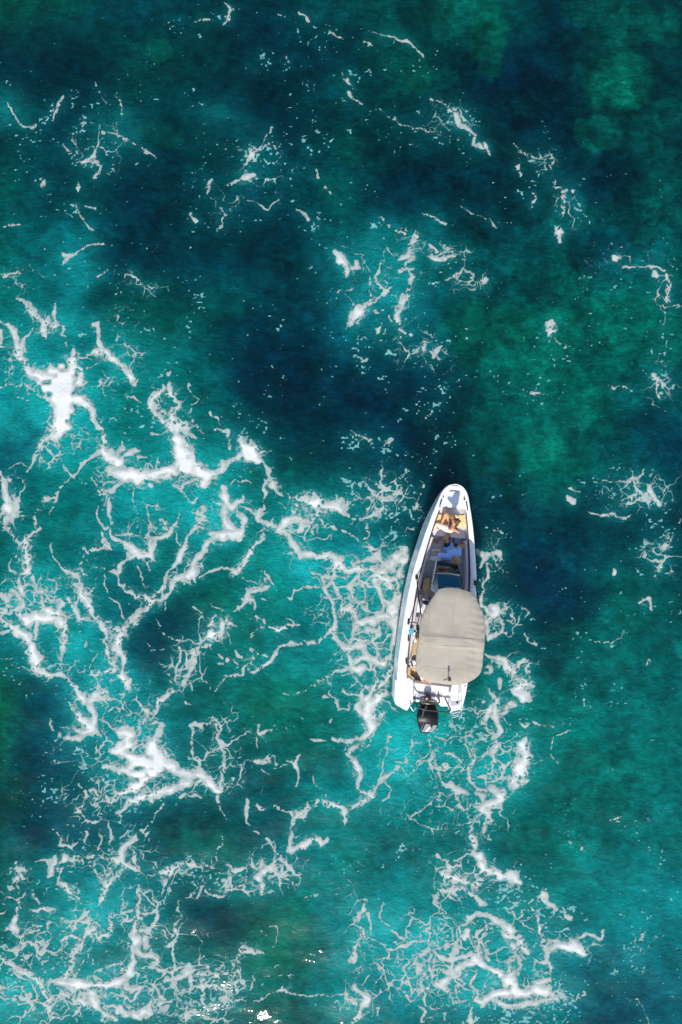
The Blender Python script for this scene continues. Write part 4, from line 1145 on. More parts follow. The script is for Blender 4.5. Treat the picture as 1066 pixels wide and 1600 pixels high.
# ---- hull lines
US = [0, .35, .7, 1.25, 1.8, 2.2, 2.8, 3.4, 4.2, 4.75, 5.4, 5.95, 6.3, 6.55, 6.75, 6.88, 6.96, 7.01, 7.035]
BS = [1.09, 1.115, 1.135, 1.16, 1.16, 1.15, 1.13, 1.10, 1.01, .91, .78, .65, .55, .475, .405, .34, .265, .16, .05]
_fu = np.linspace(-1.0, 6.8, 600); _fb = np.interp(_fu, US[:14], BS[:14]); _fb[_fu > 6.55] = .475-.30*(_fu[_fu > 6.55]-6.55)
_fb = np.convolve(np.pad(_fb, 24, mode='reflect', reflect_type='odd'), np.hanning(49)/np.hanning(49).sum(), 'valid')
def hb(u):
    if u < 6.55: return float(np.interp(u, _fu, _fb))
    s_ = min(1., (u-6.55)/.487)
    return max(.03, (float(np.interp(6.55, _fu, _fb))-.30*(u-6.55))*(1-s_**4)**.5)
def zs(u): return float(np.interp(u, [0, 2, 4, 6, 7], [.85, .95, 1.0, 1.08, 1.12]))
def gw(u): return float(np.interp(u, [0, 1, 2.2, 3.4, 4.7, 6, 6.6, 7], [.32, .31, .25, .23, .19, .16, .13, .04]))
UL = [round(v, 3) for v in np.linspace(0, 6.6, 50)]+[round(6.6+.437*math.sin(math.pi/2*k/14), 4) for k in range(1, 15)]
def bow(u): return float(np.clip((u-5.6)/1.44, 0, 1))
def loft(rows, close=False):
    mb = MB(); n = len(rows[0]); v = [p for r in rows for p in r]; f = []
    for i in range(len(rows)-1):
        for k in range(n-1): f.append((i*n+k, i*n+k+1, (i+1)*n+k+1, (i+1)*n+k))
    mb.add(v, f)
    if close: mb.add(rows[0], [tuple(range(n))])
    mb.add(rows[-1], [tuple(range(n))[::-1]])
    return mb
boat = thing('motor_boat', (0, 0, 0), 'white open motorboat with a taupe bimini and black outboard, drifting amid foam', 'motorboat')
rows = []
for u in UL:
    b = hb(u); q = bow(u); st = .075*(1-q); z = zs(u); uu = lambda dz: u-.22*q*q*(1.1-dz)
    half = [(0, uu(-.35)-.1*q, -.35+.55*q*q), (.84*b, uu(.02), .02+.25*q*q), (b+st, uu(.40), .40+.1*q), (b+st-.005, uu(.47), .47+.1*q), (b+.022, uu(.7), .72+.06*q), (b, u, z-.035)]
    zc = .50+.5*float(np.clip((u-.5)/.2, 0, 1))           # the starboard side drops to the bathing platform
    rows.append([Vector((-x, y, zz)) for x, y, zz in half[::-1]]+[Vector((x, y, min(zz, zc) if u < .75 else zz)) for x, y, zz in half[1:]])
loft(rows, True).build('hull', 'hull', boat, angle=28)
rows = []
for u in UL:
    b = hb(u); g = min(gw(u), b*.95); z = zs(u)
    h = [(b+.004, z-.05), (b+.004, z-.015), (b-.02, z+.004), (b-g*.5, z+.012), (b-g+.015, z+.006), (b-g, z-.012), (b-g, z-.06)]
    rows.append([Vector((x, u, zz)) for x, zz in h])
for sgn in (1, -1):
    g = MB()
    rr = [[Vector((p.x*sgn, p.y, p.z)) for p in r] for r in rows if sgn < 0 or r[0].y > .66]; g.add(*(lambda L: (L.v, L.f))(loft(rr)))
    g.build('gunwale', 'gel', boat, angle=50)
rows = []
for u in [v for v in UL if .55 <= v <= 6.4]:
    b = hb(u)-gw(u); z = zs(u); h = [(b-.002, z-.05), (b-.03, z-.2), (b-.07, .47), (b-.09, .45), (0, .45)]
    rows.append([Vector((x, u, zz)) for x, zz in h]+[Vector((-x, u, zz)) for x, zz in h[::-1][1:]])
loft(rows, True).build('cockpit_liner', 'deck', boat)
for sgn in (-1, 1):       # padded coaming and its dark piping
    t = MB(); t.tube([(sgn*(hb(u)-gw(u)-.012), u, zs(u)+.012) for u in np.linspace(.75, 6.15, 28)], .017, 8, 0); t.build('rubber_piping', 'black', boat)
    rr = []
    for u in np.linspace(.8, 5.28, 27):
        b = hb(u)-gw(u)-.03; z = zs(u)
        pr = [(b, z-.30), (b, z-.06), (b-.02, z-.035), (b-.075, z-.05), (b-.11, z-.12), (b-.105, z-.30)]
        rr.append([Vector((sgn*x, u, zz)) for x, zz in pr])
    loft(rr, True).build('coaming_pad', 'pad', boat)

# ---- foredeck, steps, pads
def inner(u, off=.0): return hb(u)-gw(u)-off
f = MB(); us = [6.28, 6.45, 6.6, 6.75, 6.85, 6.93]
f.prism([Vector((-inner(u, -.01), u, 1.045)) for u in us]+[Vector((.20, 6.985, 1.045)), Vector((-.20, 6.985, 1.045))][::-1]+[Vector((inner(u, -.01), u, 1.045)) for u in us[::-1]], .6)
f.build('foredeck', 'gel', boat, bevel=.012)
f = MB(); f.prism([Vector((-inner(6.0, .01), 6.0, .86)), Vector((-inner(6.275, .01), 6.275, .86)), Vector((inner(6.275, .01), 6.275, .86)), Vector((inner(6.0, .01), 6.0, .86))], .5)
f.build('bow_step', 'pad', boat, bevel=.015)
f = MB(); f.prism([Vector((s_*inner(u_, .03), u_, .88)) for s_, u_ in ((-1, 5.33), (-1, 5.66), (-1, 5.995), (1, 5.995), (1, 5.66), (1, 5.33))], .46)
f.build('bow_cushion', 'pad', boat, bevel=.04)
f = MB(); f.px([(672, 833), (708.3, 833), (708.3, 876), (664, 874)], .62, .46); f.build('lounge_pad', 'pad', boat, bevel=.03)
f = MB(); f.px([(710, 830.5), (722.5, 830.5), (726, 880), (709.3, 878)], .64, .46); f.build('lounge_pad', 'pad', boat, bevel=.03)
for pts, z in (([(702.5, 767.6), (709, 766.6), (717, 768.2), (717, 768.8), (709, 767.6), (702.5, 768.3)], 1.075), ([(692.2, 775), (694, 775.2), (693.6, 778), (691.8, 777.6)], 1.15), ([(725.6, 778.5), (727.3, 778.8), (727.2, 781.8), (725.6, 781.4)], 1.15)):
    c = MB(); c.px(pts, z, 1.04); c.build('deck_cleat', 'tube', boat, bevel=.004)
c = MB(); c.tube([P(690.6, 780, 1.10), P(690, 783, 1.17), P(687.9, 789, 1.17), P(687.3, 792, 1.10)], .018, 8); c.build('grab_handle', 'tube', boat)
c = MB(); c.tube([P(728.6, 783.5, 1.10), P(729.2, 787, 1.17), P(730.3, 794, 1.17), P(730.6, 797.5, 1.10)], .018, 8); c.build('grab_handle', 'tube', boat)
c = MB(); c.ell(P(732.8, 890, .8), (.05, .10, .03)); c.build('cup_holder', 'black', boat)
c = MB(); c.px([(724.5, 803), (719, 803), (718, 794.6), (724, 794.6)], .885, .84); c.build('step_pad', 'padd', boat, bevel=.01)

# ---- helm console with its raked windscreen
con = MB(); con.px([(684, 879), (713, 884), (722, 925), (700, 938), (677, 925), (675.5, 914)], 1.12, .45)
con = con.build('helm_console', 'gel', boat, bevel=.04)
w = MB()
A0, A1, B0, B1 = P(683, 877, 1.15), P(714, 882, 1.15), P(681.5, 896, 1.58), P(718.6, 899, 1.58)
w.sheet([[A0.lerp(A1, i/8) for i in range(9)], [A0.lerp(B0, .5).lerp(A1.lerp(B1, .5), i/8)+Vector((0, .03*math.sin(math.pi*i/8), .03)) for i in range(9)], [B0.lerp(B1, i/8) for i in range(9)]])
w.add([A0, B0, P(676, 917, 1.18), P(681, 884, 1.05)], [(0, 1, 2, 3)]); w.add([A1, B1, P(723, 922, 1.18), P(716, 886, 1.05)], [(3, 2, 1, 0)])
w.build('windscreen', 'glass', boat)
w = MB(); w.tube([B0, B0.lerp(B1, .5)+Vector((0, .02, .02)), B1], .022, 8); w.build('windscreen_frame', 'steel', boat)
w = MB(); w.tube([P(682, 877, 1.15), P(679.5, 893, 1.45), P(676, 913, 1.16), P(674.5, 922, 1.1)], .016, 8); w.build('windscreen_frame', 'gel', boat)
w = MB(); w.tube([A1, P(719.5, 899, 1.45), P(723.5, 923, 1.16)], .02, 8); w.build('windscreen_frame', 'black', boat)
d = MB(); d.sheet([[P(683.5, 898.5, 1.50).lerp(P(717.5, 901.5, 1.50), i/6) for i in range(7)], [P(685, 921, 1.30).lerp(P(722, 924, 1.30), i/6) for i in range(7)]], .04)
dash = d.build('dashboard', 'teal', boat)
d = MB(); d.tube([P(694, 916.5, 1.37), P(720, 919, 1.37)], .014, 8); d.build('dashboard_rail', 'steel', boat)
d = MB(); c0 = P(700, 938, 1.2)
for k in range(24):
    a0 = 2*math.pi*k/24; a1 = 2*math.pi*(k+1)/24
    d.cap(c0+Vector((.17*math.cos(a0), -.03, .17*math.sin(a0))), .014, c0+Vector((.17*math.cos(a1), -.03, .17*math.sin(a1))), .014, 6)
for k in range(3):
    a0 = 2*math.pi*k/3+.5; d.cap(c0, .012, c0+Vector((.17*math.cos(a0), -.03, .17*math.sin(a0))), .01, 6)
d.build('steering_wheel', 'black', boat)
# helm seat, port side lockers and added block for the sunlit floor
f = MB(); f.px([(662, 904.5), (673.5, 902.5), (671.5, 921), (665.5, 926), (660, 921)], .78, .46); f.build('side_locker', 'tan', boat, bevel=.02)
f = MB(); f.px([(671, 938), (717, 942), (716, 962), (668, 958)], .95, .46); f.build('helm_seat', 'pad', boat, bevel=.05)
f = MB(); f.px([(667, 960), (716, 964), (716, 968), (667, 964)], 1.3, .8); f.build('helm_backrest', 'pad', boat, bevel=.03)
f = MB(); f.px([(650, 926), (659, 930), (661, 958), (646.5, 956)], .72, .46); f.build('sunlit_side_block', 'gel', boat, bevel=.03)  # white block added to imitate the sunlit floor on the port side
f = MB(); f.px([(646, 962), (658, 964), (656, 989), (643.5, 984)], .80, .46); f.build('side_seat', 'padd', boat, bevel=.03)
f = MB(); f.px([(643, 993), (662, 1000), (668, 1062), (648, 1061), (639.5, 1052), (640, 1030)], .76, .46); f.build('stern_bench', 'tan', boat, bevel=.04)
f = MB(); f.px([(668, 1045), (734, 1050), (729, 1068), (668, 1063)], .76, .46); f.build('stern_bench', 'tan', boat, bevel=.04)
f = MB(); f.px([(647.5, 1062), (668, 1065), (706, 1070), (706.5, 1074.5), (668, 1070), (647.5, 1067)], .98, .6); f.build('bench_backrest', 'brown', boat, bevel=.02)
f = MB(); f.px([(637.2, 1042), (641.5, 1042.5), (641.5, 1055), (648.5, 1060), (648, 1063), (637, 1053.5)], .93, .7); f.build('bench_corner_pad', 'tan', boat, bevel=.012)
f = MB(); f.tube([P(640.5, 1000, .97), P(638, 1020, .97), P(636.3, 1042, .95), P(636.3, 1054, .93), P(647.5, 1063, .93)], .013, 8, 3); f.build('grab_rail', 'bronze', boat)
f = MB(); f.px([(633.8, 1031), (636.6, 1031), (636.4, 1038), (634.6, 1038)], 1.0, .85); f.build('rail_bracket', 'tube', boat, bevel=.008); f = MB(); f.px([(637.5, 993), (639.6, 993), (639.4, 1002), (637.2, 1002)], 1.0, .85); f.build('rail_bracket', 'tube', boat, bevel=.008)

# ---- stern: port quarter, transom well, starboard bathing platform
f = MB(); f.px([(617.5, 1062), (639, 1058), (646.5, 1063.5), (646, 1097), (636, 1111), (618.5, 1101.5), (616.5, 1096)], .872, -.1); f.build('port_quarter', 'gel', boat, bevel=.035)
f = MB(); f.px([(647, 1066), (704, 1071.5), (700, 1104), (689, 1104), (685, 1099), (650, 1097), (647, 1096)], .64, -.1); tw = f.build('transom_deck', 'gel', boat, bevel=.03)
f = MB(); f.px([(653.5, 1080), (681, 1081.5), (679, 1093), (652, 1091)], .648, .60); f.build('nonslip_patch', 'patch', boat)
f = MB(); f.px([(704.6, 1069), (731.5, 1066), (728.5, 1084), (722.5, 1108.5), (704, 1112.5), (700.5, 1104), (703.5, 1080)], .60, -.1); f.build('bathing_platform', 'gel', boat, bevel=.03)
f = MB(); f.px([(704, 1096.5), (720, 1094.5), (719, 1101.5), (704, 1103.5)], .608, .56); f.build('ladder_hatch', 'patch', boat)
f = MB(); f.ell(P(714.5, 1098, .62), (.035, .035, .02)); f.build('hatch_latch', 'tube', boat)
lad = MB()
for a, b_ in ((701.5, 704.6), (717, 721)):
    lad.tube([P(a, 1098, .61), P(a+.6, 1088, .80), P((a+b_)/2, 1080.5, .86), P(b_-.6, 1088, .80), P(b_, 1097, .61)], .013, 8)
lad.tube([P(704, 1106, .60), P(704.5, 1114, .62), P(706.5, 1121.5, .25)], .014, 8); lad.tube([P(721, 1103, .60), P(721.5, 1110, .62), P(722, 1118.5, .25)], .014, 8)
ladder = lad.build('boarding_ladder', 'steel', boat)
l2 = MB(); l2.tube([P(706.5, 1121, .25), P(722, 1118, .25)], .022, 8); l2.tube([P(705, 1115, .45), P(721.6, 1112, .45)], .018, 8); l2.build('ladder_rung', 'steel', ladder, base=(0, 0, 0))
f = MB(); f.tube([P(647, 1088, .87), P(648.5, 1094, .92), P(652, 1103.5, 1.0), P(662, 1108.5, 1.04), P(680, 1111, 1.04), P(699, 1112.3, 1.0), P(703.5, 1108.5, .95), P(699, 1098, .8), P(695.5, 1091, .66)], .021, 10)
f.build('ski_rail', 'tube', boat); f = MB(); f.tube([P(641.5, 1096, .87), P(641, 1102, .98), P(646, 1111, .95), P(650, 1106, .98)], .016, 8); f.build('stern_cleat_rail', 'steel', boat)
f = MB(); f.tube([P(656.5, 1095, .72), P(662, 1098.5, .8), P(674, 1099.5, .85), P(687, 1098, .78)], .026, 8); f.tube([P(664, 1094.5, .8), P(678, 1095.5, .82)], .03, 8)
f.tube([P(685, 1083.5, .68), P(686, 1090, .72), P(687, 1097, .78)], .022, 8); f.tube([P(689.5, 1083.5, .66), P(689.5, 1091, .66)], .012, 8); f.tube([P(683, 1089, .66), P(686, 1094, .7)], .012, 8); f.build('steering_linkage', 'bronze', boat)
f = MB(); f.px([(645.6, 1066), (647, 1066), (647, 1096), (645.8, 1096)], .655, .5); f.build('deck_joint', 'padd', boat); f = MB(); f.px([(702.6, 1071), (704.4, 1071), (702.6, 1100), (701.2, 1100)], .655, .5); f.build('deck_joint', 'padd', boat)

# ---- outboard engine
stn = [(1100.5, 658, 679, .72, .40), (1103, 655.5, 682.5, .83, .32), (1109, 653, 684.5, .92, .26), (1118, 651.3, 685.3, .95, .24), (1126, 651.7, 685, .93, .24), (1131.5, 653, 684.6, .87, .24), (1137.5, 654.8, 683.6, .73, .25), (1141.5, 656, 678, .60, .28), (1145.5, 657.2, 667, .43, .31)]
rows = []
for i, (y, xl, xr, zt, zb) in enumerate(stn):
    t = [P(xl, y-.3, zt-.16), P(xl+2.2, y, zt-.05), P(xl+.34*(xr-xl), y, zt), P(xr-.30*(xr-xl), y, zt), P(xr-2.2, y, zt-.05), P(xr, y-.3, zt-.16)]
    c = P((xl+xr)/2, y, zb); h = (xr-xl)/2*.0195
    t += [Vector((c.x+h*.9, c.y+.02, zb+.08)), Vector((c.x+h*.62, c.y+.04, zb)), Vector((c.x-h*.62, c.y+.04, zb)), Vector((c.x-h*.9, c.y+.02, zb+.08))]
    rows.append(t+[t[0]])
eng = bpy.data.objects.new('outboard_engine', None); COL.objects.link(eng); eng.parent = boat
loft(rows, True).build('cowling', 'cowl', eng, base=(0, 0, 0), angle=32)
f = MB(); f.sheet([[P(655, 1131.6, 0.770), P(663.2, 1130.2, 0.895)], [P(656.5, 1138, 0.630), P(660, 1137, 0.735)], [P(658.5, 1143, 0.490), P(658.8, 1143, 0.550)]], .02); f.build('rear_panel', 'cowlg', eng, base=(0, 0, 0))
f = MB(); f.sheet([[P(665.5, 1131.2, 0.895), P(683.2, 1133.8, 0.780)], [P(662, 1138, 0.745), P(680.5, 1139, 0.680)], [P(659.2, 1144, 0.570), P(675, 1143.8, 0.550)]], .02); f.build('rear_panel', 'cowll', eng, base=(0, 0, 0))
f = MB()
for a, b_ in ((0, .2), (.27, .45), (.52, .72), (.79, 1)):     # illegible white lettering on the cowling
    p0 = P(670.5, 1136.2, 0.805).lerp(P(664.6, 1142.6, 0.630), a); p1 = P(670.5, 1136.2, 0.805).lerp(P(664.6, 1142.6, 0.630), b_); q = Vector((.05, -.02, -.012))
    f.sheet([[p0, p0+q], [p1, p1+q]], .006)
f.build('cowling_lettering', 'deca', eng, base=(0, 0, 0))
f = MB(); f.sheet([[P(666, 1102.5, 0.850), P(669, 1103.5, 0.860)], [P(660.5, 1111, 0.950), P(663, 1112.5, 0.965)], [P(658.5, 1121, 0.960), P(660.8, 1121, 0.970)]], .012); f.build('cowling_highlight', 'cowlg', eng, base=(0, 0, 0))  # grey strip painted as a reflection on the black cowl
cc = P(668, 1110, .25)
f = MB(); f.tube([cc+Vector((0, 0, .1)), cc+Vector((0, -.02, -.3)), cc+Vector((0, -.05, -.75))], .09, 12); f.ell(cc+Vector((0, -.12, -.95)), (.07, .3, .07)); f.build('midsection', 'cowl', eng, base=(0, 0, 0))
f = MB(); bc = P(668, 1097.5, .42); f.box(bc+Vector((0, -.03, .0)), (.26, .22, .36)); f.build('mounting_bracket', 'tube', eng, base=(0, 0, 0), bevel=.02)

# ---- bimini
BIM = [(686, 920.8), (696, 918.6), (708, 918.4), (718, 920), (728, 923), (737, 927), (743, 933), (748.5, 943), (753.7, 956), (757, 966), (758.7, 976), (758.8, 990), (757.5, 1003), (756, 1018), (755, 1032), (754, 1044), (750.5, 1053.5), (742, 1061), (732, 1066), (724, 1069), (716.5, 1070.2), (701, 1069.2), (686, 1067.5), (671, 1065.5), (663, 1062.2), (657, 1058), (652.7, 1051.5), (650.6, 1043), (650.4, 1028), (652, 1012), (654, 1003), (655, 988), (656.5, 975), (658.5, 966), (662, 957), (667.5, 946.5), (672, 939.5), (677.7, 931), (681.5, 925)]
BZ = 2.50
ctr = P(704, 996, BZ+.1); n = len(BIM)
rim = []
for i in range(n):
    for k in range(4):
        t = k/4; q = [P(*BIM[(i+j) % n], BZ) for j in (-1, 0, 1, 2)]; a, b_, c, d = q
        rim.append(.5*((2*b_)+(c-a)*t+(2*a-5*b_+4*c-d)*t*t+(3*b_-a-3*c+d)*t**3))
U1 = P(700, 994, BZ).y; U2 = P(700, 1008, BZ).y; UF = P(700, 921, BZ).y; UR = P(700, 1068, BZ).y
def WR(x, y):
    a, b_ = np.array([x], np.float32), np.array([y], np.float32)
    return float(fbm(a*.55+b_*.25, b_*1.1-a*.2, 42, 301, 3)[0])
def czz(x, y):
    r = 0.
    z = BZ+.15-.075*((x-ctr.x)/.98)**2-.06*abs((y-ctr.y)/1.5)**3
    z += .016*sst(.06, -.02, abs(y-(U1+U2)/2)-abs(U1-U2)/2)                       # doubled band over the middle hoop
    z -= .030*math.sin(math.pi*np.clip((y-U1)/(UF-U1), 0, 1))+.030*math.sin(math.pi*np.clip((U2-y)/(U2-UR), 0, 1))
    z += .010*math.sin(7*x+3.1*y+1.2*math.sin(2.6*y))*min(1, abs(x-ctr.x)*1.2)+.018*WR(x*100, y*100)+.006*sst(.35, .75, x-ctr.x)*math.sin(y*34+5*x+1.5*math.sin(y*5))
    return float(z)
rings = 26; v = []; f = []; m_ = len(rim); fold = random.Random(5)
ph = [fold.random()*6.28 for _ in range(4)]
for r in range(1, rings+1):
    s_ = r/rings
    for i, p in enumerate(rim):
        q = ctr.lerp(p, s_); z = czz(q.x, q.y)
        e = max(0, (s_-.72)/.28)
        side = 1.4 if (q.x > ctr.x+.3 and q.y > ctr.y-.3) else .7
        z += e*side*.010*math.sin(i*2*math.pi/m_*34+ph[0])*(.6+.4*math.sin(i*.21+ph[1]))-.055*e**3
        v.append(Vector((q.x, q.y, z)))
v.append(Vector((ctr.x, ctr.y, czz(ctr.x, ctr.y)))); cI = len(v)-1
for r in range(rings-1): f += [(r*m_+i, (r+1)*m_+i, (r+1)*m_+(i+1) % m_, r*m_+(i+1) % m_) for i in range(m_)]
f += [(cI, i, (i+1) % m_) for i in range(m_)]
k = len(v); low = [Vector((p.x*1, p.y, p.z-.05)) for p in v[(rings-1)*m_:rings*m_]]; v += low
f += [((rings-1)*m_+i, k+i, k+(i+1) % m_, (rings-1)*m_+(i+1) % m_) for i in range(m_)]
cb = MB(); cb.add(v, f); can = cb.build('bimini_canopy', 'canvas', boat, angle=60)
sm = can.modifiers.new('solidify', 'SOLIDIFY'); sm.thickness = .006
def seam(pts, r=.0042):
    mb = MB(); L = []
    for (x0, y0), (x1, y1) in zip(pts[:-1], pts[1:]):
        for k in range(8):
            p = P(x0+(x1-x0)*k/8, y0+(y1-y0)*k/8, BZ+.15); L.append(Vector((p.x, p.y, czz(p.x, p.y)+.001)))
    mb.tube(L, r, 6, 0); return mb.build('canopy_seam', 'seam', can, base=(0, 0, 0))
seam([(661, 993.5), (700, 996), (750, 999.5)]); seam([(657, 1007), (690, 1008.5), (749, 1012)]); seam([(710.8, 936), (708.5, 965), (706.5, 993)]); seam([(703.5, 1012), (702.5, 1040)], .0038)
seam([(672, 948), (668, 990)], .0032); seam([(741, 1012), (739, 1050)], .0032); seam([(737, 932), (736, 968)], .0032); seam([(665, 1042), (700, 1046), (740, 1046)], .0032)
zt = czz(P(700, 1055, BZ).x, P(700, 1055, BZ).y)
mb = MB(); mb.tube([P(701, 1062, zt), P(701, 1061, zt+.12), P(701.4, 1059.5, zt+.22)], .014, 8, 3); mb.cap(P(701.4, 1060, zt+.18), .030, P(701.5, 1059, zt+.27), .028)
mb.tube([P(693, 1063.5, zt-.0), P(700.5, 1062.5, zt+.03), P(704, 1064, zt-.0)], .010, 8); mb.ell(P(702.6, 1062.3, zt+.02), (.045, .045, .05)); mb.build('stern_light', 'tube', boat)
# frame
mb = MB(); mb.tube([P(651.5, 903, 1.06), P(653.5, 925, 1.55), P(659.3, 966, 2.42), P(665, 973, 2.50)], .020, 8); mb.build('frame_pole', 'tube', boat); mb = MB(); mb.tube([P(743.5, 913, 1.08), P(747.6, 937, 1.9), P(750, 950, 2.4)], .020, 8); mb.build('frame_pole', 'tube', boat)
mb = MB(); mb.tube([P(639, 973, .99), P(648, 972.5, 1.5), P(653.5, 976, 2.0), P(655.5, 990, 2.44)], .020, 8); mb.build('frame_pole', 'tube', boat); mb = MB(); mb.tube([P(651.3, 976, 1.75), P(653.3, 986, 1.75), P(656, 993, 1.8)], .030, 8); mb.build('frame_pole', 'tube', boat)
mb = MB(); mb.tube([P(737, 985, 1.0), P(745, 985, 1.6), P(752, 990, 2.42)], .020, 8); mb.build('frame_pole', 'tube', boat)
mb = MB(); mb.tube([P(640, 1035, .95), P(655, 1030, 2.0), P(660, 1030, 2.42)], .016, 8); mb.build('frame_pole', 'tube', boat)
for a, b_, y in ((664, 748, 972), (661, 750, 1000), (695, 727, 929), (673, 729, 1057)):
    L = []
    for k in range(15):
        p = P(a+(b_-a)*k/14, y, BZ); L.append(Vector((p.x, p.y, czz(p.x, p.y)-.05)))
    mb = MB(); mb.tube(L, .016, 8, 0); mb.build('frame_hoop', 'tube', boat)
mb = MB(); mb.px([(649.3, 899), (653.6, 899), (653.6, 905.5), (649.3, 905.5)], 1.06, .95); mb.build('frame_mount', 'black', boat, bevel=.01); mb = MB(); mb.px([(741.3, 907), (744.8, 907), (744.8, 914.5), (741.3, 914.5)], 1.08, .96); mb.build('frame_mount', 'black', boat, bevel=.01); mb = MB(); mb.px([(637.3, 967), (640.6, 967), (640, 976), (636.5, 976)], 1.0, .9)
mb.build('frame_mount', 'black', boat, bevel=.01)

# ================================================================== things aboard
def cloth_grid(quad, z, ni=14, nj=14, amp=.02, seed=1, drop=0, th=.012, sc=.12):
    G = []; a, b_, c, d = [P(x, y, z) for x, y in quad]
    for i in range(ni):
        r = []
        for j in range(nj):
            p = a.lerp(b_, j/(nj-1)).lerp(d.lerp(c, j/(nj-1)), i/(ni-1))
            w_ = float(vn(np.array([p.x*100.]), np.array([p.y*100.]), sc*100, seed)[0])+.5*float(vn(np.array([p.x*100.]), np.array([p.y*100.]), sc*45, seed+1)[0])
            ex = float(vn(np.array([p.x*100.]), np.array([p.y*100.]), 14, seed+2)[0]); ex2 = float(vn(np.array([p.x*100.]), np.array([p.y*100.]), 14, seed+3)[0])
            e = 1 if i in (0, ni-1) or j in (0, nj-1) else .3
            r.append(p+Vector((ex*.05*e, ex2*.05*e, w_*amp*2+amp-drop*(i/(ni-1))**6)))
        G.append(r)
    mb = MB(); mb.sheet(G, th); return mb
def cloth(name, quad, z, m, label, cat, **kw):
    o = cloth_grid(quad, z, **kw).build(name, m, None, base=P(*quad[0], z), angle=80); tag(o, label, cat); return o
rug = cloth('beach_blanket', [(685.5, 804), (728, 804), (733.3, 829), (676.5, 828.5)], .895, 'rug', 'ochre patterned blanket spread over the bow cushion', 'blanket', ni=22, nj=30, amp=.020, seed=31, drop=.12)
cloth('folded_towel', [(675, 857), (690, 858), (689, 862), (674, 861.5)], .66, 'white', 'white folded towel nearer the bow, beside the lounging man in the pale blue shirt', 'towel', amp=.012, seed=41, th=.04, ni=6)
cloth('folded_towel', [(675, 862.6), (689, 863), (688, 867), (674.5, 866.4)], .66, 'straw', 'tan folded towel lying between two white towels', 'towel', amp=.010, seed=44, th=.035, ni=6)
cloth('folded_towel', [(674, 868.5), (690, 868.5), (691, 876), (672.5, 875)], .66, 'white', 'white folded towel against the console windscreen, port side', 'towel', amp=.014, seed=47, th=.05, ni=7)
cloth('beach_towel', [(640, 981.5), (647, 983.5), (645.5, 991.5), (639.7, 990)], 1.0, 'tealc', 'bright turquoise towel bunched on the port coaming', 'towel', amp=.03, seed=51, ni=10, nj=10, th=.03, sc=.06)
cloth('bath_towel', [(642.5, 990), (648.5, 987.5), (650, 1003), (643.5, 1008)], .84, 'white', 'white towel crumpled on the tan bench below the turquoise towel', 'towel', amp=.03, seed=55, th=.05, sc=.08)
cloth('striped_cloth', [(640.5, 1033), (651, 1030), (652, 1040), (641, 1041.5)], .84, ['white'], 'white and navy cloth bundled on the stern bench beside the canopy edge', 'cloth', amp=.035, seed=61, th=.04, sc=.06)
q = bpy.data.objects[-1] if False else [o for o in COL.objects if o.name.startswith('striped_cloth')][0]
q.data.materials.append(M['navy'])
for i, pl in enumerate(q.data.polygons):
    if (pl.center.x*.9+pl.center.y*.5) % .16 < .05: pl.material_index = 1
# made-up pouch on the bow step, in place of the woman's limb
pb = P(697.5, 798.5, .86); t = thing('standin_pouch', pb, 'small made-up beige pouch on the bow step, in place of a limb of the seated woman', 'pouch')
mb = MB(); mb.ell(pb+Vector((0, 0, .07)), (.06, .08, .055)); mb.cap(pb+Vector((0, -.06, .07)), .03, pb+Vector((.01, -.11, .08)), .018); mb.build('standin_bag', 'straw', t, remesh=.012)
mb = MB(); mb.tube([pb+Vector((-.02, -.09, .085)), pb+Vector((.01, -.10, .105)), pb+Vector((.03, -.085, .085))], .006, 6); mb.build('standin_drawstring', 'black', t)
# sandals
def sandal(px, py, rz, label):
    b0 = P(px, py, .625); t = thing('sandal', b0, label, 'sandal', 'sandals dropped on the lounge pad')
    R = Matrix.Rotation(rz, 3, 'Z'); sh = [(-.035, -.12), (.03, -.12), (.045, .02), (.04, .10), (0, .13), (-.04, .09), (-.042, 0)]
    mb = MB(); mb.prism([b0+R @ Vector((x, y, .022)) for x, y in sh], b0.z+.002); mb.build('sole', 'black', t, bevel=.005)
    mb = MB(); mb.tube([b0+R @ Vector((-.042, .0, .02)), b0+R @ Vector((-.01, .045, .06)), b0+R @ Vector((.0, .07, .05)), b0+R @ Vector((.015, .04, .06)), b0+R @ Vector((.046, .0, .02))], .009, 6); mb.build('strap', 'navy', t)
sandal(699.5, 838.2, .9, 'dark sandal on the lounge pad, the one closer to the reclining man'); sandal(694.5, 834.8, 1.9, 'dark sandal on the lounge pad, the one closer to the port gunwale')
# bottle
bb = P(675.3, 911, 1.02); t = thing('drink_bottle', bb, 'yellow-green bottle standing at the port edge of the windscreen', 'bottle')
mb = MB(); mb.tube([bb+Vector((0, 0, 0)), bb+Vector((0, 0, .15)), bb+Vector((0, 0, .19)), bb+Vector((0, 0, .22))], [.036, .036, .034, .03, .015], 12, 0); mb.build('bottle_body', 'bottle', t)
mb = MB(); mb.tube([bb+Vector((0, 0, .22)), bb+Vector((0, 0, .245))], .016, 10, 0); mb.build('cap', 'white', t)
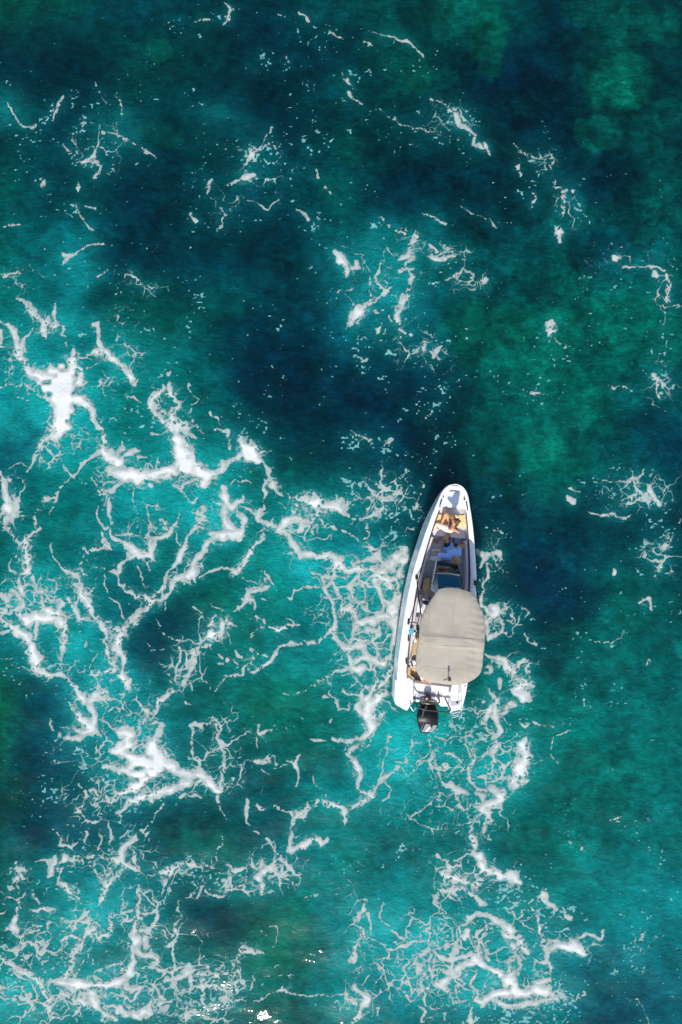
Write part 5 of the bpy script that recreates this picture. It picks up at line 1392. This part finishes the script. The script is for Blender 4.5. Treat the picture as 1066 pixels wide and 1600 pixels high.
# round dark tub on the stern deck
kb = P(667, 1087.5, .65); t = thing('round_tub', kb, 'round dark plum tub standing on the stern deck ahead of the outboard', 'tub')
rows = []
for r_, z_ in ((.085, 0), (.112, .13), (.122, .165), (.122, .18), (.108, .18), (.10, .165), (.04, .19), (.001, .195)):
    rows.append([kb+Vector((r_*math.cos(2*math.pi*k/24), r_*math.sin(2*math.pi*k/24), z_)) for k in range(25)])
mb = MB(); nn = 25; mb.add([p for r_ in rows for p in r_], [(i*nn+k, i*nn+k+1, (i+1)*nn+k+1, (i+1)*nn+k) for i in range(len(rows)-1) for k in range(nn-1)]); mb.build('tub_body', 'bucket', t)
mb = MB(); mb.tube([kb+Vector((-.12, 0, .16)), kb+Vector((-.08, .09, .20)), kb+Vector((.0, .125, .205)), kb+Vector((.08, .09, .20)), kb+Vector((.12, 0, .16))], .007, 6); mb.build('carry_handle', 'tube', t)

# ================================================================== people
def ik(a, c, l1, l2, pole):
    d = c-a; L = min(d.length, (l1+l2)*.995); t = d.normalized(); c = a+t*L
    x = (l1*l1-l2*l2+L*L)/(2*L); h = math.sqrt(max(0, l1*l1-x*x))
    p = pole-t*pole.dot(t); p.normalize()
    return a+t*x+p*h, c
def hand(mb, w, d, nrm, side, curl=.5, sc=1.):
    """palm and five separate fingers; d points along the hand, nrm out of the back of the hand, side +-1 = thumb side"""
    d = d.normalized(); s_ = d.cross(nrm).normalized()*side; nrm = s_.cross(d).normalized()*side
    for k in (-1.5, -.5, .5, 1.5): mb.cap(w+s_*k*.010*sc, .014*sc, w+d*.078*sc+s_*k*.019*sc, .0125*sc, 10)
    for k, L in ((1.5, .066), (.5, .075), (-.5, .070), (-1.5, .054)):
        p = w+d*.082*sc+s_*k*.020*sc; a = 0.; q = d+s_*k*.06
        for j, fr in enumerate((.45, .32, .23)):
            a += curl*(.35+.35*j); dd = (q*math.cos(a)-nrm*math.sin(a)).normalized(); p2 = p+dd*L*fr*sc
            mb.cap(p, (.0095-.0008*j)*sc, p2, (.0088-.0010*j)*sc, 8); p = p2
    p = w+d*.020*sc+s_*.030*sc; dd = (d*.62+s_*.72-nrm*.25).normalized(); p2 = p+dd*.036*sc; mb.cap(w+d*.01*sc+s_*.012*sc, .014*sc, p2, .0105*sc, 8)
    dd = (d*.85+s_*.35-nrm*.4).normalized(); mb.cap(p2, .0105*sc, p2+dd*.030*sc, .009*sc, 8)
def foot(mb, ank, toe, up, extra=0.):
    d = (toe-ank); d.normalize(); s_ = d.cross(up).normalized()
    heel = ank-d*.045-up*.045
    mb.cap(ank, .038+extra, heel, .032+extra); mb.cap(heel, .032+extra, ank+d*.10-up*.045, .032+extra)
    for k in (-1, 0, 1): mb.cap(ank+d*.02-up*.04+s_*k*.012, .026+extra, ank+d*.135-up*.06+s_*k*.026, .019+extra)
    if not extra:
        for k, L in ((-2, .030), (-1, .036), (0, .038), (1, .038), (2, .042)):
            mb.cap(ank+d*.135-up*.062+s_*k*.017, .012, ank+d*(.135+L)-up*.066+s_*k*.019, .010 if k < 2 else .012, 8)
def person(label, J, kit):
    """J: joints in boat coordinates. kit: skin, hair, hair length, garments"""
    base = Vector((J['pelvis'].x, J['pelvis'].y, J['pelvis'].z-.12))
    t = thing('person', base, label, 'person'); K = kit.get('k', 1.)
    pel, neck, hc = J['pelvis'], J['neck'], J['head']
    up = (neck-pel).normalized(); sx = J['side'].normalized(); sx = (sx-up*sx.dot(up)).normalized(); fw = up.cross(sx)      # sx: towards the person's right-hand side seen from behind
    hips = [pel-sx*.085, pel+sx*.085]; sh = [neck-up*.055-sx*.165*K, neck-up*.055+sx*.165*K]
    body = MB()
    def torso(mb, e=0., top=True, low=True):
        mid = pel.lerp(neck, .42); ch = pel.lerp(neck, .74)
        if low: mb.cap(hips[0], .115+e, hips[1], .115+e); mb.cap(hips[0]-fw*.03, .10+e, hips[1]-fw*.03, .10+e)
        mb.cap(pel-sx*.045, .112+e, mid-sx*.05, .100+e); mb.cap(pel+sx*.045, .112+e, mid+sx*.05, .100+e)
        if top:
            mb.cap(mid-sx*.05, .100+e, ch-sx*.075*K, .108*K+e); mb.cap(mid+sx*.05, .100+e, ch+sx*.075*K, .108*K+e)
            mb.cap(ch-sx*.075*K, .105*K+e, sh[0]+sx*.05-up*.02, .068+e); mb.cap(ch+sx*.075*K, .105*K+e, sh[1]-sx*.05-up*.02, .068+e)
            mb.cap(sh[0], .060+e, sh[1], .060+e)
    torso(body); body.cap(neck-up*.06, .058, neck.lerp(hc, .45), .050)
    hr = J.get('look', fw).normalized(); hup = (hc-neck).normalized(); hr = (hr-hup*hr.dot(hup)).normalized(); hs = hr.cross(hup)
    R = Matrix((hs, hr, hup)).transposed()
    H = lambda x, y, z: hc+R @ Vector((x, y, z))
    body.ell(H(0, -.005, .03), (.076, .093, .098), R); body.cap(H(0, .035, -.035), .052, H(0, .058, -.078), .030); body.cap(H(-.03, .03, -.04), .04, H(.03, .03, -.04), .04)
    body.cap(H(0, .088, .012), .009, H(0, .106, -.018), .013, 8); body.cap(H(-.014, .092, -.022), .009, H(.014, .092, -.022), .009, 8)      # nose
    body.cap(H(-.022, .082, -.052), .008, H(.022, .082, -.052), .008, 8); body.cap(H(-.018, .080, -.063), .008, H(.018, .080, -.063), .008, 8)   # lips
    body.cap(H(-.045, .078, .032), .010, H(.045, .078, .032), .010, 8)                                                             # brow
    for s_ in (-1, 1): body.cap(H(s_*.078, -.005, .018), .014, H(s_*.080, .0, -.022), .009, 8)
    limb = {}
    for i, sd_ in enumerate(('l', 'r')):
        kn, an = ik(hips[i], J['ank_'+sd_], .43, .42, J['kp_'+sd_]); el, wr = ik(sh[i], J['wri_'+sd_], .285, .255, J['ep_'+sd_])
        limb[sd_] = (kn, an, el, wr)
        body.cap(hips[i], .092, kn, .058); body.cap(kn, .056, kn.lerp(an, .35), .056); body.cap(kn.lerp(an, .35), .056, an, .036)
        tv = J['toe_'+sd_].normalized(); fu = (kn-an).normalized(); fu = (fu-tv*fu.dot(tv)).normalized(); foot(body, an, an+tv, fu)
        body.cap(sh[i], .056, el, .040); body.cap(el, .040, el.lerp(wr, .35), .039); body.cap(el.lerp(wr, .35), .039, wr, .024)
        hd = (wr-el).normalized(); nv = J.get('hn_'+sd_, Vector((0, 0, 1))); nv = (nv-hd*nv.dot(hd)).normalized(); hand(body, wr+hd*.012, hd, nv, -1 if i else 1, kit.get('curl', .5))
    bo = body.build('body', kit['skin'], t, remesh=.0065)
    for s_ in (-1, 1): ey = MB(); ey.ell(H(s_*.031, .079, .014), (.012, .009, .007), R, 10, 6); ey.build('eye', 'eye', t)
    hb_ = MB(); hb_.ell(H(0, -.018, .045), (.087, .097, .098), R); hb_.cap(H(-.05, -.05, .0), .045, H(.05, -.05, .0), .045)
    hl = kit.get('hairlen', 0)
    rr = random.Random(kit.get('seed', 3))
    for k in range(12):                                   # uneven locks
        a = 2*math.pi*k/12; hb_.ell(H(.062*math.cos(a), -.03+.07*math.sin(a), .07+rr.uniform(-.02, .03)), (.030, .032, .026), R, 8, 6)
    if hl:
        for k in (-2, -1, 0, 1, 2): hb_.cap(H(k*.03, -.075, -.01), .036, H(k*.028, -.085-.01*abs(k), -.06-hl), .018)
    if kit.get('bun'): hb_.ell(H(0, -.06, .135), (.045, .045, .045), R); hb_.ell(H(.01, -.10, .12), (.03, .03, .03), R)
    hb_.build('hair', kit['hair'], t, remesh=.008)
    for g in kit['wear']:
        mb = MB(); kind, m = g[:2]; e = g[2] if len(g) > 2 else .014
        if kind == 'shirt':
            torso(mb, e, True, True)
            for i, sd_ in enumerate(('l', 'r')): kn, an, el, wr = limb[sd_]; fr = kit.get('sleeve', .7); mb.cap(sh[i], .058+e, sh[i].lerp(el, fr), .050+e)
        elif kind == 'top':
            ch = pel.lerp(neck, .68); mb.cap(ch-sx*.07, .118, ch+sx*.07, .118); mb.cap(ch-sx*.05+fw*.03, .095, ch+sx*.05+fw*.03, .095)
        elif kind in ('shorts', 'trousers', 'briefs'):  # trousers: cream shell imitating a sunlit bare leg
            mb.cap(hips[0], .118+e, hips[1], .118+e); mb.cap(pel, .115+e, pel+up*.07, .105+e)
            for i, sd_ in enumerate(('l', 'r')):
                kn, an, el, wr = limb[sd_]; fr = {'shorts': .45, 'trousers': 1., 'briefs': .12}[kind]
                
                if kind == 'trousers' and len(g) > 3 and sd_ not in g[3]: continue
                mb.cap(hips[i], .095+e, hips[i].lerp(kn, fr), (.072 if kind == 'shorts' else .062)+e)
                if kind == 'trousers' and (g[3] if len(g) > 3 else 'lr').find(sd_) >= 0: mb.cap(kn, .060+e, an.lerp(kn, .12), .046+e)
        mb.build({'shirt': 'shirt', 'top': 'bikini_top', 'shorts': 'shorts', 'trousers': 'sunlit_leg', 'briefs': 'swim_briefs'}[kind], m, t, remesh=.010)
    return t
V = Vector
# woman on the blanket at the bow: she sits turned to port, an arm raised to her face, one knee up
person('woman seated on the ochre bow blanket, one leg coloured cream as sunlit skin, hand raised', dict(
    pelvis=P(705, 822.5, 1.04), neck=P(709.5, 818.5, 1.57), head=P(712.5, 815, 1.77), side=V((.25, 1, 0)), look=V((-1, .15, -.35)),
    ank_l=P(700.5, 831, .97), kp_l=V((-1, 1.1, .30)), toe_l=V((.1, -1, -.1)), ank_r=P(689.5, 819, .97), kp_r=V((-.5, .9, .6)), toe_r=V((-.7, -.7, 0)),
    wri_l=P(711, 821, 1.3), ep_l=V((.9, -.5, -.3)), hn_l=V((0, 0, 1)), wri_r=P(706, 811.5, 1.68), ep_r=V((-1, .9, -.2)), hn_r=V((0, .6, 1))),
    dict(skin='skin2', hair='hairb', hairlen=.10, bun=True, k=.88, wear=[('top', 'swim'), ('trousers', 'cream', .012, 'l')], seed=2))  # cream shell on one leg imitates overexposed sunlit skin
# man lounging ahead of the console
person('man lounging ahead of the console in a pale blue shirt and navy shorts', dict(
    pelvis=P(702.5, 855.5, .76), neck=P(709.5, 869, 1.10), head=P(713.5, 874.5, 1.24), side=V((1, .45, 0)), look=V((-.45, 1, -.1)),
    ank_l=P(683.5, 846.5, .69), kp_l=V((.5, .6, .75)), toe_l=V((-.75, .35, .45)), ank_r=P(712.5, 859.5, .69), kp_r=V((.9, .25, .8)), toe_r=V((-.6, .8, 0)),
    wri_l=P(689, 856.5, .98), ep_l=V((-.8, -.4, .5)), hn_l=V((0, 0, 1)), wri_r=P(708.5, 857, .98), ep_r=V((.8, -.2, .1)), hn_r=V((0, 0, 1))),
    dict(skin='skin', hair='hairg', k=1.06, sleeve=.95, wear=[('shirt', 'shirt', .028), ('shorts', 'navy', .018)], seed=5))
# helmsman under the canopy
person('person in a navy top at the helm, mostly under the taupe canopy', dict(
    pelvis=P(680, 946, 1.07), neck=P(677.5, 943, 1.56), head=P(679, 941.5, 1.74), side=V((1, .1, 0)), look=V((0, 1, -.2)),
    ank_l=P(677, 935, .56), kp_l=V((-.2, 1, .7)), toe_l=V((0, 1, 0)), ank_r=P(688, 936, .56), kp_r=V((.1, 1, .7)), toe_r=V((0, 1, 0)),
    wri_l=P(659.5, 930.5, 1.08), ep_l=V((-1, -.5, .3)), hn_l=V((0, 0, 1)), wri_r=P(698, 940, 1.33), ep_r=V((.8, -.3, -.6)), hn_r=V((0, 0, 1))),
    dict(skin='skin', hair='haird', sleeve=.5, wear=[('shirt', 'navy', .016), ('shorts', 'navy', .018)], seed=7, curl=.8))
# person on the stern bench
person('person in a white shirt on the stern bench, an arm resting along its backrest', dict(
    pelvis=P(668, 1049, .89), neck=P(667.5, 1051.5, 1.36), head=P(669, 1049.5, 1.54), side=V((1, .35, 0)), look=V((.3, 1, -.1)),
    ank_l=P(664, 1025, .55), kp_l=V((-.1, 1, .8)), toe_l=V((0, 1, 0)), ank_r=P(675, 1026, .55), kp_r=V((.1, 1, .8)), toe_r=V((0, 1, 0)),
    wri_l=P(670, 1066, 1.03), ep_l=V((-1, -.9, 0)), hn_l=V((0, 0, 1)), wri_r=P(680, 1036, 1.0), ep_r=V((.9, -.2, -.3)), hn_r=V((0, 0, 1))),
    dict(skin='skin2', hair='hairb', sleeve=.55, wear=[('shirt', 'white', .018), ('shorts', 'navy', .018)], seed=9))
for o in bpy.data.objects:
    if '_b' in o: del o['_b']
